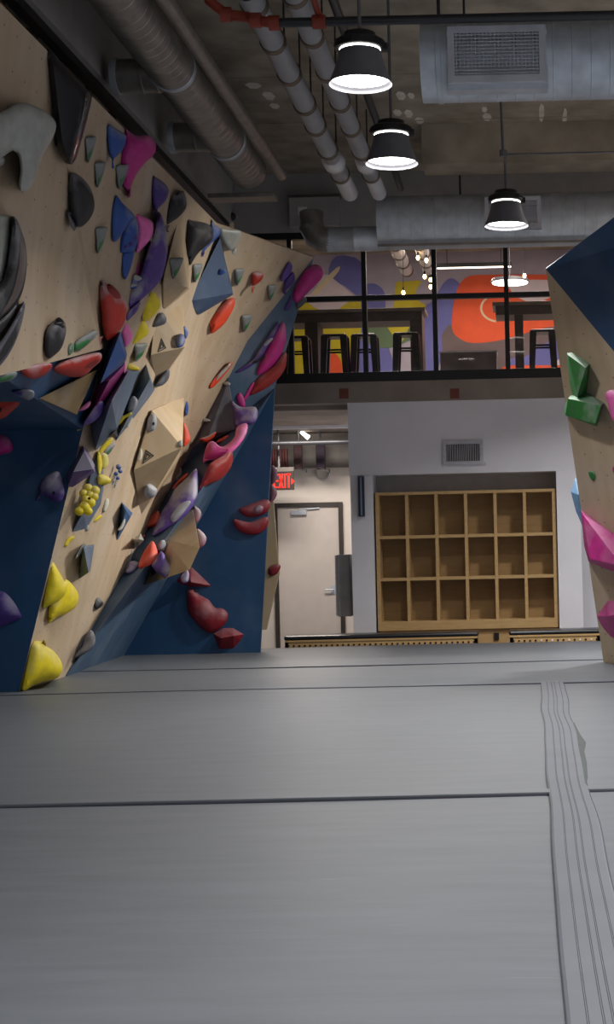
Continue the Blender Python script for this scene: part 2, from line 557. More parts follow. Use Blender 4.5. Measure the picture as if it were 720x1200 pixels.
# a slight fold runs down the near face: both its ends stand 8 cm proud
Tm = on_plane(52, 56, Vector((Tm.x + 0.05, 0, 0)), Vector((1, 0, 0)))
Bm = on_plane(116, 410, Vector((Bm.x + 0.08, 0, 0)), Vector((1, 0, 0)))
SURF = {
    'A1': [[Tn, Tm, Bm], [Tn, Bm, An]],
    'A2': [[Tm, TA, Ar2], [Tm, Ar2, Bm]],
    'B1': [[A0, Ar2, Ar1], [A0, Ar1, B2L], [An, A0, B2L]],
    'B2': [[Ar1, P1, B2LB], [Ar1, B2LB, B2L]],
    'C1': [[P1, P2, Mw], [P1, Mw, T1], [P1, T1, Ar1], [Ar1, T1, Ar2], [Ar2, T1, TA]],
    'C2': [[Mw, Kx, T1], [Kx, T2, T1]],
    'D': [[P2, EL, R1], [P2, R1, Mw], [Mw, R1, Kx], [Kx, R1, T2]],
    'E': [[EL, ER, R1]],
}
SURF['A'] = SURF['A1'] + SURF['A2']
SURF['C'] = SURF['C1'] + SURF['C2']
def tri_n(t):
    n = (t[1] - t[0]).cross(t[2] - t[0]).normalized()
    return n if n.dot(CAM - t[0]) > 0 else -n
VOLS = []            # triangles of the volumes already bolted on; holds may sit on them
def cast(surf, x, y, vols=True):
    d = ray(x, y)
    best, bd = None, 1e9
    for t in SURF[surf]:
        n = tri_n(t)
        dn = n.dot(d)
        if abs(dn) < 1e-6:
            continue
        k = n.dot(t[0] - CAM) / dn
        p = CAM + d * k
        # distance outside the triangle (0 when inside)
        out = 0.0
        for i in range(3):
            a, b = t[i], t[(i + 1) % 3]
            inn = n.cross(b - a)
            if inn.dot(t[(i + 2) % 3] - a) < 0:
                inn = -inn
            out = max(out, -inn.normalized().dot(p - a))
        if out < bd - 1e-6:
            best, bd = (p, n), out
    if vols and surf != 'side':
        kb = best[0].y
        for (a, b, c, n) in VOLS:
            dn = n.dot(d)
            if dn > -1e-5:
                continue
            k = n.dot(a - CAM) / dn
            if k >= kb - 1e-4:
                continue
            p = CAM + d * k
            if n.dot((b - a).cross(p - a)) >= 0 and n.dot((c - b).cross(p - b)) >= 0 and n.dot((a - c).cross(p - c)) >= 0:
                kb = k
                best = (p, n)
    return best

def wall_panel(root, name, surf, m, t=0.04, lip=0.0):
    mb = MB()
    tris = SURF[surf]
    vs, idx, fs = [], {}, []
    for tr in tris:
        n = tri_n(tr)
        f = []
        for p in tr:
            k = tuple(round(c, 4) for c in p)
            if k not in idx:
                idx[k] = len(vs); vs.append(p.copy())
            f.append(idx[k])
        if (vs[f[1]] - vs[f[0]]).cross(vs[f[2]] - vs[f[0]]).dot(n) < 0:
            f.reverse()
        fs.append(f)
    nv = [Vector() for _ in vs]
    for f in fs:
        n = (vs[f[1]] - vs[f[0]]).cross(vs[f[2]] - vs[f[0]]).normalized()
        for i in f:
            nv[i] += n
    k = len(vs)
    back = [vs[i] - nv[i].normalized() * t for i in range(k)]
    edges = {}
    for f in fs:
        for i in range(3):
            edges[(f[i], f[(i + 1) % 3])] = 1
    out = list(fs) + [[i + k for i in reversed(f)] for f in fs]
    for (a, b) in edges:
        if (b, a) not in edges:
            out.append([b, a, a + k, b + k])
    mb.add(vs + back, out)
    return mb.build(name, m, root, recalc=False)

LW = thing('climbing_wall', 'tall overhanging plywood and blue bouldering wall covered in coloured holds on the left', 'climbing wall', (-4.2, 11.0, MAT_Z))
wall_panel(LW, 'plywood_panel', 'A1', M_ply)
wall_panel(LW, 'plywood_panel', 'A2', M_ply)
wall_panel(LW, 'plywood_panel', 'C1', M_ply)
wall_panel(LW, 'plywood_panel', 'C2', M_ply)
for s_ in ('B1', 'B2', 'D', 'E'):
    o = wall_panel(LW, 'blue_panel', s_, M_blue_bounce if s_ == 'D' else M_blue)
    if s_ == 'B1':
        o['label'] = 'overhanging blue roof panel under the plywood'
    if s_ == 'E':
        o['label'] = 'blue end panel facing the hall'
# pale side return of the end panel
sp = [W(312, 560, 19.75), W(317, 548, 19.75), W(327, 672, 19.75), W(312, 738, 19.75), W(300, 738, 19.75), W(300, 560, 19.75)]
MB().slab(sp, Vector((0, -1, 0)), 0.06).build('side_return_panel', M_ply_plain, LW)
# framing behind the top edge
fr = MB().box((-4.3, 2.0, 3.2), (-4.2, YB - 0.1, 5.34))
fr.build('backing_board', M_dark, LW)
for i in range(13):
    y = 5.6 + i * 0.72
    MB().box((-3.72, y, 3.4), (-3.60, y + 0.14, 5.33)).build('stud', M_stud if i % 3 else M_black, LW)
MB().box((-3.55, 2.5, 5.26), (-3.47, YB - 0.02, 5.34)).build('top_rail', M_black, LW)
print('M', Mw, 'K', Kx, 'R1', R1, 'EL', EL, 'P1', P1, 'P2', P2, 'Ar2', Ar2, 'T1', T1, 'T2', T2)

# right boulder: a prow with a plywood face and two painted facets above its crease
rT = W(640, 315, 15.5); rB = G(708, 778)
rC = W(720, 412, 14.9)
nR = (rB - rT).cross(rC - rT).normalized()
if nR.y > 0:
    nR = -nR
rCf = lerp(rT, rC, 3.0)
hd = nR.cross(Vector((0, 0, 1))).normalized()
if hd.x < 0:
    hd = -hd
rBr = rB + hd * 2.0
g1 = W(720, 290, 14.75); g2 = W(720, 255, 14.45)
g1f = lerp(rT, g1, 3.0); g2f = lerp(rT, g2, 3.0)
SURF['R'] = [[rT, rB, rCf], [rB, rBr, rCf]]
SURF['RB'] = [[rT, rCf, g1f]]
SURF['RG'] = [[rT, g1f, g2f]]
RW = thing('climbing_wall', 'pointed plywood boulder wall with a dark blue upper face on the right', 'climbing wall', (1.6, rB.y, MAT_Z))
wall_panel(RW, 'plywood_panel', 'R', M_ply, 0.014)
wall_panel(RW, 'blue_panel', 'RB', M_blue, 0.014)
o = wall_panel(RW, 'blue_panel', 'RG', M_blue, 0.014)
o['label'] = 'narrow upper facet catching the light'
bk = [rT + Vector((0.10, 0.14, -0.06)), rB + Vector((0.06, 0.15, 0)), rBr + Vector((0, 0.6, 0)), g2f + Vector((0, 0.6, 0))]
bn = (bk[1] - bk[0]).cross(bk[3] - bk[0]).normalized()
if bn.y < 0:
    bn = -bn
MB().slab(bk, bn, 0.03).build('back_panel', M_ply, RW)

# ------------------------------------------------------------------ climbing holds and volumes
def hm(name, col, chalk=0.55, rough=0.55, **kw):
    return mat(name, col, rough=rough, chalk=chalk, noise=0.06, scale=14, bump=0.15, bscale=120, **kw)
H_red = hm('red_hold_resin', (160, 36, 24), 0.6)
H_dred = hm('deep_red_hold_resin', (130, 20, 34), 0.25)
H_brick = hm('brick_red_hold_resin', (138, 36, 34), 0.3)
H_orange = hm('orange_hold_resin', (206, 64, 30), 0.2)
H_pink = hm('magenta_hold_resin', (172, 32, 120), 0.25)
H_lpink = hm('pink_hold_resin', (222, 104, 172), 0.35)
H_purple = hm('purple_hold_resin', (80, 56, 130), 0.7)
H_dpurple = hm('dark_purple_hold_resin', (62, 40, 116), 0.4)
H_blue = hm('blue_hold_resin', (36, 74, 146), 0.5)
H_yellow = hm('yellow_hold_resin', (214, 194, 24), 0.25)
H_pale = hm('chalky_pale_hold_resin', (196, 192, 178), 0.4)
H_white = hm('white_hold_resin', (152, 154, 148), 0.1, rough=0.4)
H_black = hm('black_hold_resin', (24, 24, 28), 0.4)
H_gloss = mat('glossy_black_hold', (22, 20, 24), rough=0.3, noise=0.02, coat=0.15, spec=0.35)
H_dgrey = hm('dark_grey_hold_resin', (72, 74, 84), 0.4)
H_grey = hm('grey_hold_resin', (132, 134, 142), 0.5)
H_green = hm('green_hold_resin', (30, 108, 46), 0.45)
H_chip = hm('grey_green_hold_resin', (116, 122, 120), 0.3)
H_rose = hm('dusty_rose_hold_resin', (140, 92, 108), 0.6)
H_sky = hm('light_blue_hold_resin', (116, 156, 196), 0.4)
M_logo = mat('black_ink', (34, 32, 32), rough=0.7)
M_bolt = mat('steel_bolt', (150, 150, 150), rough=0.35, metal=1.0)
M_hole = mat('dark_bolt_hole', (16, 14, 16), rough=0.9)

def catmull(p, sub=3):
    out = []
    n = len(p)
    for i in range(n):
        a, b, c, d = (Vector(p[(i + k - 1) % n]) for k in range(4))
        for s in range(sub):
            t = s / sub
            out.append(0.5 * (2 * b + (c - a) * t + (2 * a - 5 * b + 4 * c - d) * t * t + (3 * b - a - 3 * c + d) * t ** 3))
    return out

def seg_dist(p, a, b):
    ab = b - a
    t = max(0.0, min(1.0, (p - a).dot(ab) / max(ab.length_squared, 1e-9)))
    return (p - a - ab * t).length

def outline_dist(p, poly):
    return min(seg_dist(p, poly[i], poly[i - 1]) for i in range(len(poly)))

def inside(p, poly):
    c = False
    n = len(poly)
    for i in range(n):
        a, b = poly[i], poly[i - 1]
        if (a.y > p.y) != (b.y > p.y) and p.x < (b.x - a.x) * (p.y - a.y) / (b.y - a.y) + a.x:
            c = not c
    return c

def resample(poly, sharp=False):
    n = len(poly)
    L = sum((poly[i] - poly[i - 1]).length for i in range(n))
    st = max(0.7, L / 56)
    out = []
    for i in range(n):
        a, b = poly[i], poly[(i + 1) % n]
        k = max(1, round((b - a).length / st))
        if not sharp and out and (a - out[-1]).length < st * 0.6:
            continue
        for j in range(k):
            out.append(a + (b - a) * (j / k))
    return out

def fill(poly, res=8, rings=False):
    xs = [p.x for p in poly]; ys_ = [p.y for p in poly]
    x0, x1, y0, y1 = min(xs), max(xs), min(ys_), max(ys_)
    area = abs(sum(poly[i - 1].x * poly[i].y - poly[i].x * poly[i - 1].y for i in range(len(poly)))) / 2
    st = max(0.9, math.sqrt(area) / res)
    pts = list(poly)
    lim = st * 0.35
    if rings:
        # two rows of points parallel to the outline keep the rim of the hold even
        n = len(poly)
        sgn = 1 if sum(poly[i - 1].x * poly[i].y - poly[i].x * poly[i - 1].y for i in range(n)) > 0 else -1
        gx = max((outline_dist(Vector((x0 + (x1 - x0) * i / 12, y0 + (y1 - y0) * k / 12)), poly) for i in range(1, 12) for k in range(1, 12) if inside(Vector((x0 + (x1 - x0) * i / 12, y0 + (y1 - y0) * k / 12)), poly)), default=st)
        for fr in (0.10, 0.32):
            for i in range(n):
                t = (poly[(i + 1) % n] - poly[i - 1])
                if t.length < 1e-6:
                    continue
                t.normalize()
                q = poly[i] + Vector((-t.y, t.x)) * sgn * gx * fr
                if inside(q, poly) and outline_dist(q, poly) > gx * fr * 0.9 and all((q - w).length > 0.25 * fr * gx for w in pts[n:][-6:]):
                    pts.append(q)
        lim = gx * 0.45
    j = 0
    y = y0 + st * 0.5
    while y < y1:
        x = x0 + st * (0.5 if j % 2 else 1.0)
        while x < x1:
            q = Vector((x, y))
            if inside(q, poly) and outline_dist(q, poly) > lim:
                pts.append(q)
            x += st
        y += st * 0.87
        j += 1
    n = len(poly)
    v, e, f, *_ = delaunay_2d_cdt(pts, [(i, (i + 1) % n) for i in range(n)], [], 1, 1e-4)
    return [Vector((q[0], q[1])) for q in v], f

def height(d, R, H, prof):
    t = min(1.0, d / max(R, 1e-6))
    if prof == 'dome':
        return H * math.sqrt(max(0.0, 1 - (1 - t) ** 2))
    if prof == 'ridge':
        return H * t
    if prof == 'flat':
        return H * min(1.0, t / 0.3)
    return H * math.sin(t * math.pi / 2)

def hold(surf, pts, m, label, bulge=0.8, a=0.4, prof='dome', sharp=False, parts=(), name='climbing_hold', cat='climbing hold', group=None, res=8):
    poly = resample([Vector(p) for p in pts] if sharp else catmull(pts), sharp)
    c = sum(poly, Vector((0, 0))) / len(poly)
    P, n = cast(surf, c.x, c.y)
    vdir = (CAM - P).normalized()
    mn = (n * (1 - a) + vdir * a).normalized()
    # slide the tilted plane of the hold along the wall normal until its outline just stands clear of the wall
    p0 = P.copy()
    hits = [cast(surf, q.x, q.y) for q in poly]
    for _ in range(4):
        ds = [hn.dot(on_plane(q.x, q.y, p0, mn) - hp_) for q, (hp_, hn) in zip(poly, hits)]
        p0 = p0 + n * (0.004 - min(ds))
    verts, faces = fill(poly, res, prof in ('dome', 'flat', 'sin'))
    dist = [outline_dist(q, poly) for q in verts]
    R = max(dist)
    pxm = F / max(1.0, P.y)
    H = bulge * R / pxm
    def top(q, extra=0.0):
        return on_plane(q.x, q.y, p0, mn, height(outline_dist(q, poly), R, H, prof) + extra)
    mb = MB()
    vv = [on_plane(q.x, q.y, p0, mn, height(d, R, H, prof)) for q, d in zip(verts, dist)]
    ff = []
    for f in faces:
        f = list(f)
        if (vv[f[1]] - vv[f[0]]).cross(vv[f[2]] - vv[f[0]]).dot(mn) < 0:
            f.reverse()
        ff.append(f)
    skirt(vv, ff, verts, lambda q: wall_pt(surf, q))
    mb.add(vv, ff)
    if parts:
        root = thing(name, label, cat, P, group)
        mb.build('grip', m, root, smooth=(prof != 'ridge'), recalc=False, angle=1.1)
        for pt in parts:
            pname, ppts, pm = pt[:3]
            opt = pt[3] if len(pt) > 3 else {}
            pp = [Vector(q) for q in ppts] if opt.get('sharp', sharp) else catmull(ppts)
            v2, f2 = fill(pp, 5)
            d2 = [outline_dist(q, pp) for q in v2]
            R2 = max(d2); H2 = opt.get('bulge', 0.3) * R2 / pxm
            w3 = [top(q, 0.003 + height(d, R2, H2, opt.get('prof', 'dome'))) for q, d in zip(v2, d2)]
            f3 = []
            for f in f2:
                f = list(f)
                if (w3[f[1]] - w3[f[0]]).cross(w3[f[2]] - w3[f[0]]).dot(mn) < 0:
                    f.reverse()
                f3.append(f)
            skirt(w3, f3, v2, lambda q: top(q, -0.02))
            o = MB().add(w3, f3).build(pname, pm, root, smooth=True, recalc=False)
            if opt.get('label'):
                o['label'] = opt['label']
        return root
    o = mb.build(name, m, smooth=(prof != 'ridge'), recalc=False, angle=1.1)
    return tag(o, label, cat, group)

def wall_pt(surf, q):
    p, n = cast(surf, q.x, q.y)
    return on_plane(q.x, q.y, p, n, -0.012)

def skirt(vv, ff, verts, base):
    cnt = {}
    for f in ff:
        for i in range(len(f)):
            cnt[(f[i], f[(i + 1) % len(f)])] = 1
    nb = {}
    for (i, j) in cnt:
        nb.setdefault(i, []).append(j)
    bd = [(i, j) for (i, j) in cnt if (j, i) not in cnt]
    bv = {}
    for (i, j) in bd:
        for k in (i, j):
            if k not in bv:
                q = verts[k]
                av = sum((verts[t] for t in nb.get(k, [k])), Vector((0, 0))) / len(nb.get(k, [k])) - q
                if av.length > 0.8:
                    av = av.normalized() * 0.8
                bv[k] = len(vv)
                vv.append(base(q + av * 0.8))
    for (i, j) in bd:
        ff.append([j, i, bv[i], bv[j]])

def volume(surf, pts, m, label, logos=(), at=None, group='wooden and painted volumes on the climbing walls', name='climbing_volume'):
    """a faceted bolt-on volume: hull of (x, y, metres off the wall)"""
    cx = sum(p[0] for p in pts) / len(pts); cy = sum(p[1] for p in pts) / len(pts)
    if at:
        cx, cy = at
    P, n = cast(surf, cx, cy, False)
    w3 = [on_plane(p[0], p[1], P, n, p[2]) if p[2] else on_plane(p[0], p[1], *cast(surf, p[0], p[1], False), -0.015) for p in pts]
    mb = MB().hull(w3)
    if name == 'climbing_volume':
        ctr_ = sum(mb.v, Vector()) / len(mb.v)
        for f in mb.f:
            for k in range(1, len(f) - 1):
                a, b, c = mb.v[f[0]], mb.v[f[k]], mb.v[f[k + 1]]
                fn = (b - a).cross(c - a)
                if fn.length < 1e-9:
                    continue
                fn.normalize()
                if fn.dot(a - ctr_) < 0:
                    b, c, fn = c, b, -fn
                VOLS.append((a, b, c, fn))
    if not logos:
        return tag(mb.build(name, m, bevel=0.004), label, 'climbing volume', group)
    root = thing(name, label, 'climbing volume', P, group)
    body = mb.build('body', m, root, bevel=0.004)
    for (face, tri) in logos:
        a, fn = cast(surf, sum(t[0] for t in tri) / 3, sum(t[1] for t in tri) / 3)
        q = [on_plane(x, y, a, fn, 0.004) for (x, y) in tri]
        g = MB()
        ctr = sum(q, Vector()) / 3
        for s0, s1 in ((1.0, 0.76), (0.55, 0.30)):
            for i in range(3):
                j = (i + 1) % 3
                g.slab([ctr + (q[i] - ctr) * s0, ctr + (q[j] - ctr) * s0, ctr + (q[j] - ctr) * s1, ctr + (q[i] - ctr) * s1], fn, 0.003)
        g.build('printed_logo', M_logo, root)
    return root

GL = 'holds bolted to the left boulder wall'
def chip(surf, x0, y0, x1, y1, label, tip=0.25, green=True):
    """small two-tone foothold: flat grey top tapering down to a green point"""
    w_, h_ = x1 - x0, y1 - y0
    out = [(x0, y0 + h_ * 0.06), (x0 + w_ * 0.55, y0), (x1, y0 + h_ * 0.02), (x1 - w_ * 0.12, y0 + h_ * 0.3), (x0 + w_ * 0.62, y0 + h_ * 0.68), (x0 + w_ * tip, y1), (x0 + w_ * 0.08, y0 + h_ * 0.5)]
    pr = [('underside', [(x1 - w_ * 0.24, y0 + h_ * 0.38), (x0 + w_ * 0.6, y0 + h_ * 0.66), (x0 + w_ * (tip + 0.04), y1 - h_ * 0.06), (x0 + w_ * 0.34, y0 + h_ * 0.62)], H_green, {'bulge': 0.1, 'sharp': True, 'label': 'green underside of the foothold'})] if green else ()
    return hold(surf, out, H_chip, label, 0.6, 0.3, parts=pr, group=GL)

# --- near plywood face
hold('A', [(-40, 150), (-20, 136), (0, 132), (22, 121), (40, 124), (60, 136), (66, 148), (60, 165), (50, 182), (42, 208), (34, 222), (27, 225), (22, 218), (24, 200), (22, 183), (15, 176), (6, 182), (-8, 190), (-30, 190)], H_white, 'large white melting blob hold at the upper left edge', 0.35, 0.3, group=GL)
hold('A', [(-14, 181), (-4, 179), (4, 182), (6, 188), (2, 194), (-10, 196)], H_white, 'small round white hold tucked below the big white blob', 0.7, group=GL)
hold('A', [(55, 56), (66, 66), (99, 102), (106, 106), (108, 113), (105, 128), (92, 178), (86, 191), (81, 193), (75, 186), (67, 166), (60, 110)], H_gloss, 'tall glossy black slab hold at the top of the near plywood face', 0.5, 0.35, 'flat', parts=[('edge_band', [(101, 108), (106, 112), (103, 128), (90, 178), (86, 188), (83, 190), (88, 172), (98, 128)], mat('polished_black_edge', (30, 26, 26), rough=0.1, noise=0.02, coat=1.0), {'bulge': 0.6})], group=GL, res=9)
hold('A', [(64, 161), (67, 158), (68, 166), (66, 172), (64, 169)], H_black, 'tiny black knob beside the glossy black slab', 1.0, group=GL)
chip('A', 100, 160, 113, 191, 'grey and green foothold, uppermost, right of the glossy black slab')
chip('A', 111, 190, 124, 220, 'grey and green foothold between the black slab and the blue drip hold')
chip('A', 136, 193, 151, 222, 'grey and green foothold overlapping the magenta drip hold')
chip('A', 112, 266, 126, 297, 'grey and green foothold left of the big blue hold', 0.2)
hold('A', [(81, 206), (86, 202), (96, 208), (106, 220), (111, 238), (109, 250), (101, 262), (91, 266), (82, 250), (80, 228)], H_black, 'black teardrop hold under the glossy slab', 0.9, 0.35, parts=[('drip', [(79, 246), (84, 250), (90, 262), (87, 271), (82, 262)], H_black)], group=GL)
hold('A', [(126, 145), (135, 150), (146, 157), (148, 163), (144, 175), (136, 184), (132, 186), (129, 182), (126, 165)], H_blue, 'blue fan-shaped hold left of the magenta drip', 0.7, 0.4, parts=[('drip', [(131, 184), (134, 184), (133, 190), (134, 197), (131, 197), (131, 190)], H_blue)], group=GL)
hold('A', [(146, 150), (152, 154), (160, 159), (172, 158), (180, 163), (183, 172), (180, 182), (170, 191), (159, 206), (154, 219), (153, 231), (150, 231), (149, 222), (144, 217), (143, 200), (141, 190), (142, 178), (146, 164)], H_pink, 'magenta dripping hold hanging over the top edge of the wall', 0.8, 0.45, group=GL)
hold('A', [(136, 229), (143, 237), (158, 253), (151, 262), (143, 274), (134, 284), (131, 270), (131, 247)], H_blue, 'blue fin hold, top of the stack of three blue pieces', 0.6, 0.4, group=GL)
hold('A', [(150, 257), (158, 254), (162, 264), (162, 280), (157, 294), (147, 296), (141, 295), (141, 280), (145, 268)], H_blue, 'blue pocketed hold, middle of the stack of three blue pieces', 0.8, 0.45, parts=[('pocket', [(152, 284), (155, 283), (157, 286), (155, 289), (152, 288)], H_dpurple), ('pocket', [(158, 276), (161, 275), (161, 281), (158, 282)], H_dpurple), ('pocket', [(146, 288), (149, 287), (150, 291), (147, 292)], H_dpurple)], group=GL)
hold('A', [(144, 297), (150, 294), (158, 293), (156, 304), (153, 315), (147, 328), (143, 318), (143, 308)], H_blue, 'blue tapered hold, bottom of the stack of three blue pieces', 0.7, 0.4, group=GL)
hold('A', [(159, 251), (168, 254), (178, 259), (180, 268), (177, 279), (168, 290), (160, 296), (161, 280), (162, 268)], H_lpink, 'pink rounded hold right of the blue stack', 0.8, 0.45, group=GL)
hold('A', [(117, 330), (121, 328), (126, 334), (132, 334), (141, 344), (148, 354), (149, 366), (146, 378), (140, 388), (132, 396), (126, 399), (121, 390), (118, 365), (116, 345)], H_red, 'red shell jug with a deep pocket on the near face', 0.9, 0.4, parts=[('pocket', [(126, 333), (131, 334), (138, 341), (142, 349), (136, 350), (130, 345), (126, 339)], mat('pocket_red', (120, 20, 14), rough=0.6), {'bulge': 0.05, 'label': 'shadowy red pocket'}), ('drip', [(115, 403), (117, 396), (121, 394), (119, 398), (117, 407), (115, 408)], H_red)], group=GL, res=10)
hold('A', [(52, 397), (56, 384), (64, 375), (72, 374), (77, 380), (77, 393), (72, 408), (63, 417), (57, 420), (52, 412)], H_black, 'black egg-shaped hold low on the near plywood face', 0.9, 0.35, parts=[('glossy_cap', [(65, 374), (70, 372), (76, 378), (75, 385), (69, 381), (64, 380)], H_gloss)], group=GL)
hold('A', [(87, 403), (95, 395), (110, 387), (114, 389), (111, 396), (99, 407), (88, 412)], H_chip, 'long grey hold with a green belly near the red jug', 0.7, 0.35, parts=[('underside', [(87, 405), (97, 400), (106, 398), (98, 407), (88, 411)], H_green, {'bulge': 0.15, 'label': 'green belly'})], group=GL)
hold('A', [(80, 408), (84, 402), (87, 404), (86, 412), (81, 416)], H_green, 'tiny green tag hold left of the green-bellied hold', 0.6, parts=[('bolt', [(82, 408), (84, 408), (84, 411), (82, 411)], M_bolt, {'sharp': True})], group=GL)
# black crescents and white plate at the left edge
hold('A', [(-20, 252), (0, 252), (8, 252), (11, 256), (10, 285), (5, 318), (0, 334), (-10, 344), (-20, 345)], H_white, 'flat white plate hold cut by the left edge of the picture', 0.15, 0.2, 'flat', group=GL)
hold('A', [(16, 253), (20, 257), (29, 282), (32, 305), (29, 332), (24, 348), (18, 358), (8, 367), (-15, 385), (-15, 348), (-2, 336), (6, 320), (11, 292)], H_black, 'largest black crescent hold beside the white plate', 0.8, 0.35, parts=[('polished_face', [(25, 275), (30, 295), (29, 325), (22, 346), (10, 362), (0, 370), (14, 345), (22, 312)], mat('bronze_grey_resin', (92, 82, 78), rough=0.4), {'bulge': 0.2, 'label': 'brownish polished side'})], group=GL, res=10)
hold('A', [(-15, 384), (0, 375), (10, 366), (22, 353), (20, 361), (10, 378), (0, 391), (-15, 402)], H_black, 'narrow black sliver between the two black crescents', 0.6, 0.3, group=GL)
hold('A', [(28, 353), (29, 362), (23, 388), (13, 411), (0, 429), (-14, 440), (-14, 414), (0, 400), (15, 377)], H_dgrey, 'lowest dark grey crescent hold at the left edge', 0.7, 0.35, parts=[('polished_face', [(26, 368), (22, 388), (10, 412), (-6, 430), (4, 408), (18, 384)], H_black, {'bulge': 0.1})], group=GL)

# --- blue roof and blue lower face
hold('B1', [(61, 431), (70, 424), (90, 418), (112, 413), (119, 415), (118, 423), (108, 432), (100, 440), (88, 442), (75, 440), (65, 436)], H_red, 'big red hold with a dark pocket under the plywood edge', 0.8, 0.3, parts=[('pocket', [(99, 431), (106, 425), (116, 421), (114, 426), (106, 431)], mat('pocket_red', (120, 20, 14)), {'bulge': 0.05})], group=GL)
hold('B1', [(23, 432), (40, 427), (57, 425), (61, 430), (52, 440), (38, 444), (28, 440)], H_red, 'smaller red hold left of the big red roof hold', 0.8, 0.3, group=GL)
hold('B1', [(-10, 443), (0, 439), (10, 436), (19, 436), (19, 441), (9, 447), (-8, 448)], H_chip, 'greenish white hold under the roof at the left edge', 0.7, 0.3, parts=[('underside', [(0, 443), (10, 440), (16, 441), (8, 446), (0, 447)], H_green, {'bulge': 0.1})], group=GL)
hold('B1', [(75, 421), (81, 418), (88, 416), (86, 421), (80, 424)], H_blue, 'tiny blue hold between the plywood edge and the red roof hold', 0.7, group=GL)
hold('B1', [(14, 459), (22, 457), (33, 456), (40, 459), (39, 466), (33, 469), (26, 466), (20, 463)], H_grey, 'whitish purple hold on the blue roof', 0.8, 0.35, parts=[('purple_end', [(14, 459), (22, 457), (27, 458), (25, 464), (19, 462)], H_dpurple)], group=GL)
hold('B1', [(-12, 471), (6, 470), (26, 468), (19, 478), (6, 489), (-12, 497)], H_red, 'red wedge hold at the left edge of the blue wall', 0.5, 0.3, 'ridge', True, parts=[('bolt_hole', [(-2, 478), (2, 478), (2, 483), (-2, 483)], M_hole)], group=GL)
hold('B2', [(61, 487), (70, 485), (80, 486), (93, 483), (88, 492), (78, 495), (68, 493)], H_blue, 'dark blue hold peeping out under the wooden triangle', 0.6, 0.2, group=GL)
hold('B2', [(63, 474), (76, 477), (89, 485), (82, 488), (72, 488), (64, 484)], H_orange, 'orange hold directly under the wooden triangle', 0.6, 0.2, group=GL)
volume('B1', [(46, 467, 0.0), (114, 433, 0.0), (90, 486, 0.0), (62, 472, 0.0), (46, 467, 0.02), (114, 433, 0.06), (90, 486, 0.06), (62, 472, 0.03)], M_ply_shaded, 'brown wooden triangle volume hanging under the roof')
hold('B2', [(-14, 511), (0, 509), (8, 512), (15, 521), (13, 529), (2, 533), (-14, 532)], H_pink, 'dark magenta hold at the left edge of the blue wall', 0.8, 0.2, group=GL)
hold('B2', [(45, 572), (50, 561), (60, 554), (69, 553), (74, 565), (76, 578), (71, 588), (61, 587), (51, 580), (44, 586), (41, 585), (47, 578)], H_purple, 'grey purple blob hold alone on the dark blue wall', 0.9, 0.2, parts=[('bolt_hole', [(62, 576), (64, 576), (64, 579), (62, 579)], M_hole)], group=GL)
hold('B2', [(-14, 697), (0, 693), (8, 696), (18, 708), (25, 722), (20, 727), (2, 734), (-14, 736)], H_dpurple, 'dark purple hold low on the blue wall at the left edge', 0.5, 0.2, 'sin', group=GL)

# --- recessed plywood face, upper part
hold('C', [(179, 206), (183, 208), (190, 212), (198, 222), (195, 234), (187, 243), (183, 247), (180, 243), (178, 225)], H_dpurple, 'dark purple drip hold near the top edge', 0.7, 0.4, parts=[('drip', [(181, 243), (185, 245), (183, 252), (181, 253)], H_dpurple)], group=GL)
volume('C', [(210, 252, 0), (222, 292, 0), (223, 338, 0), (205, 354, 0), (191, 364, 0), (189, 340, 0), (195, 300, 0), (220, 337, 0.16), (192, 325, 0.03)], M_ply_plain, 'plywood volume left of the black drip hold')
volume('C', [(214, 352, 0), (218, 406, 0), (184, 453, 0), (175, 425, 0), (180, 385, 0), (190, 367, 0), (216, 407, 0.24), (177, 416, 0.04)], M_ply_plain, 'plywood volume carrying a black triangle logo and a blue ball hold', logos=[((6, 7, 5), [(189.5, 396), (185, 413), (195, 408)])])
hold('C', [(187, 248), (190, 254), (193, 263), (196, 283), (196, 300), (190, 325), (180, 338), (165, 352), (152, 363), (149, 360), (150, 345), (156, 336), (165, 320), (171, 300), (178, 280), (183, 262)], H_purple, 'huge purple leaf-shaped hold streaked with chalk', 0.75, 0.45, parts=[('chip', [(175, 278), (180, 274), (186, 275), (185, 279), (178, 284)], H_chip)], group=GL, res=11)
hold('C', [(150, 365), (158, 358), (165, 353), (161, 364), (154, 372), (149, 376), (148, 371)], H_purple, 'short purple piece under the huge purple leaf', 0.8, 0.4, group=GL)
hold('C', [(160, 320), (162, 308), (164, 311), (163, 319), (161, 323)], H_pink, 'tiny pink sliver on the left of the huge purple leaf', 0.7, group=GL)
hold('C', [(152, 337), (155, 328), (157, 322), (167, 326), (167, 329), (161, 331), (162, 337), (157, 338)], H_blue, 'small blue and white hold left of the huge purple leaf', 0.7, 0.5, parts=[('white_top', [(156, 323), (160, 322), (167, 326), (163, 329), (158, 328)], H_white, {'bulge': 0.4}), ('white_band', [(153, 333), (161, 332), (160, 335), (153, 336)], H_white, {'bulge': 0.2})], group=GL)
hold('C', [(205, 227), (207, 229), (210, 223), (212, 226), (215, 223), (217, 228), (219, 236), (218, 244), (211, 253), (203, 259), (196, 263), (195, 257), (197, 244), (201, 232)], H_black, 'black ragged leaf hold near the top edge', 0.7, 0.4, parts=[('drip', [(196, 265), (199, 264), (197, 268), (198, 272), (195, 271)], H_black)], group=GL)
hold('C', [(248, 257), (251, 263), (258, 267), (257, 276), (249, 284), (241, 293), (237, 299), (236, 296), (240, 289), (247, 280)], H_blue, 'blue drip hold behind the large black drip', 0.5, 0.35, parts=[('drip', [(237, 296), (240, 295), (239, 300), (237, 301)], H_dpurple)], group=GL)
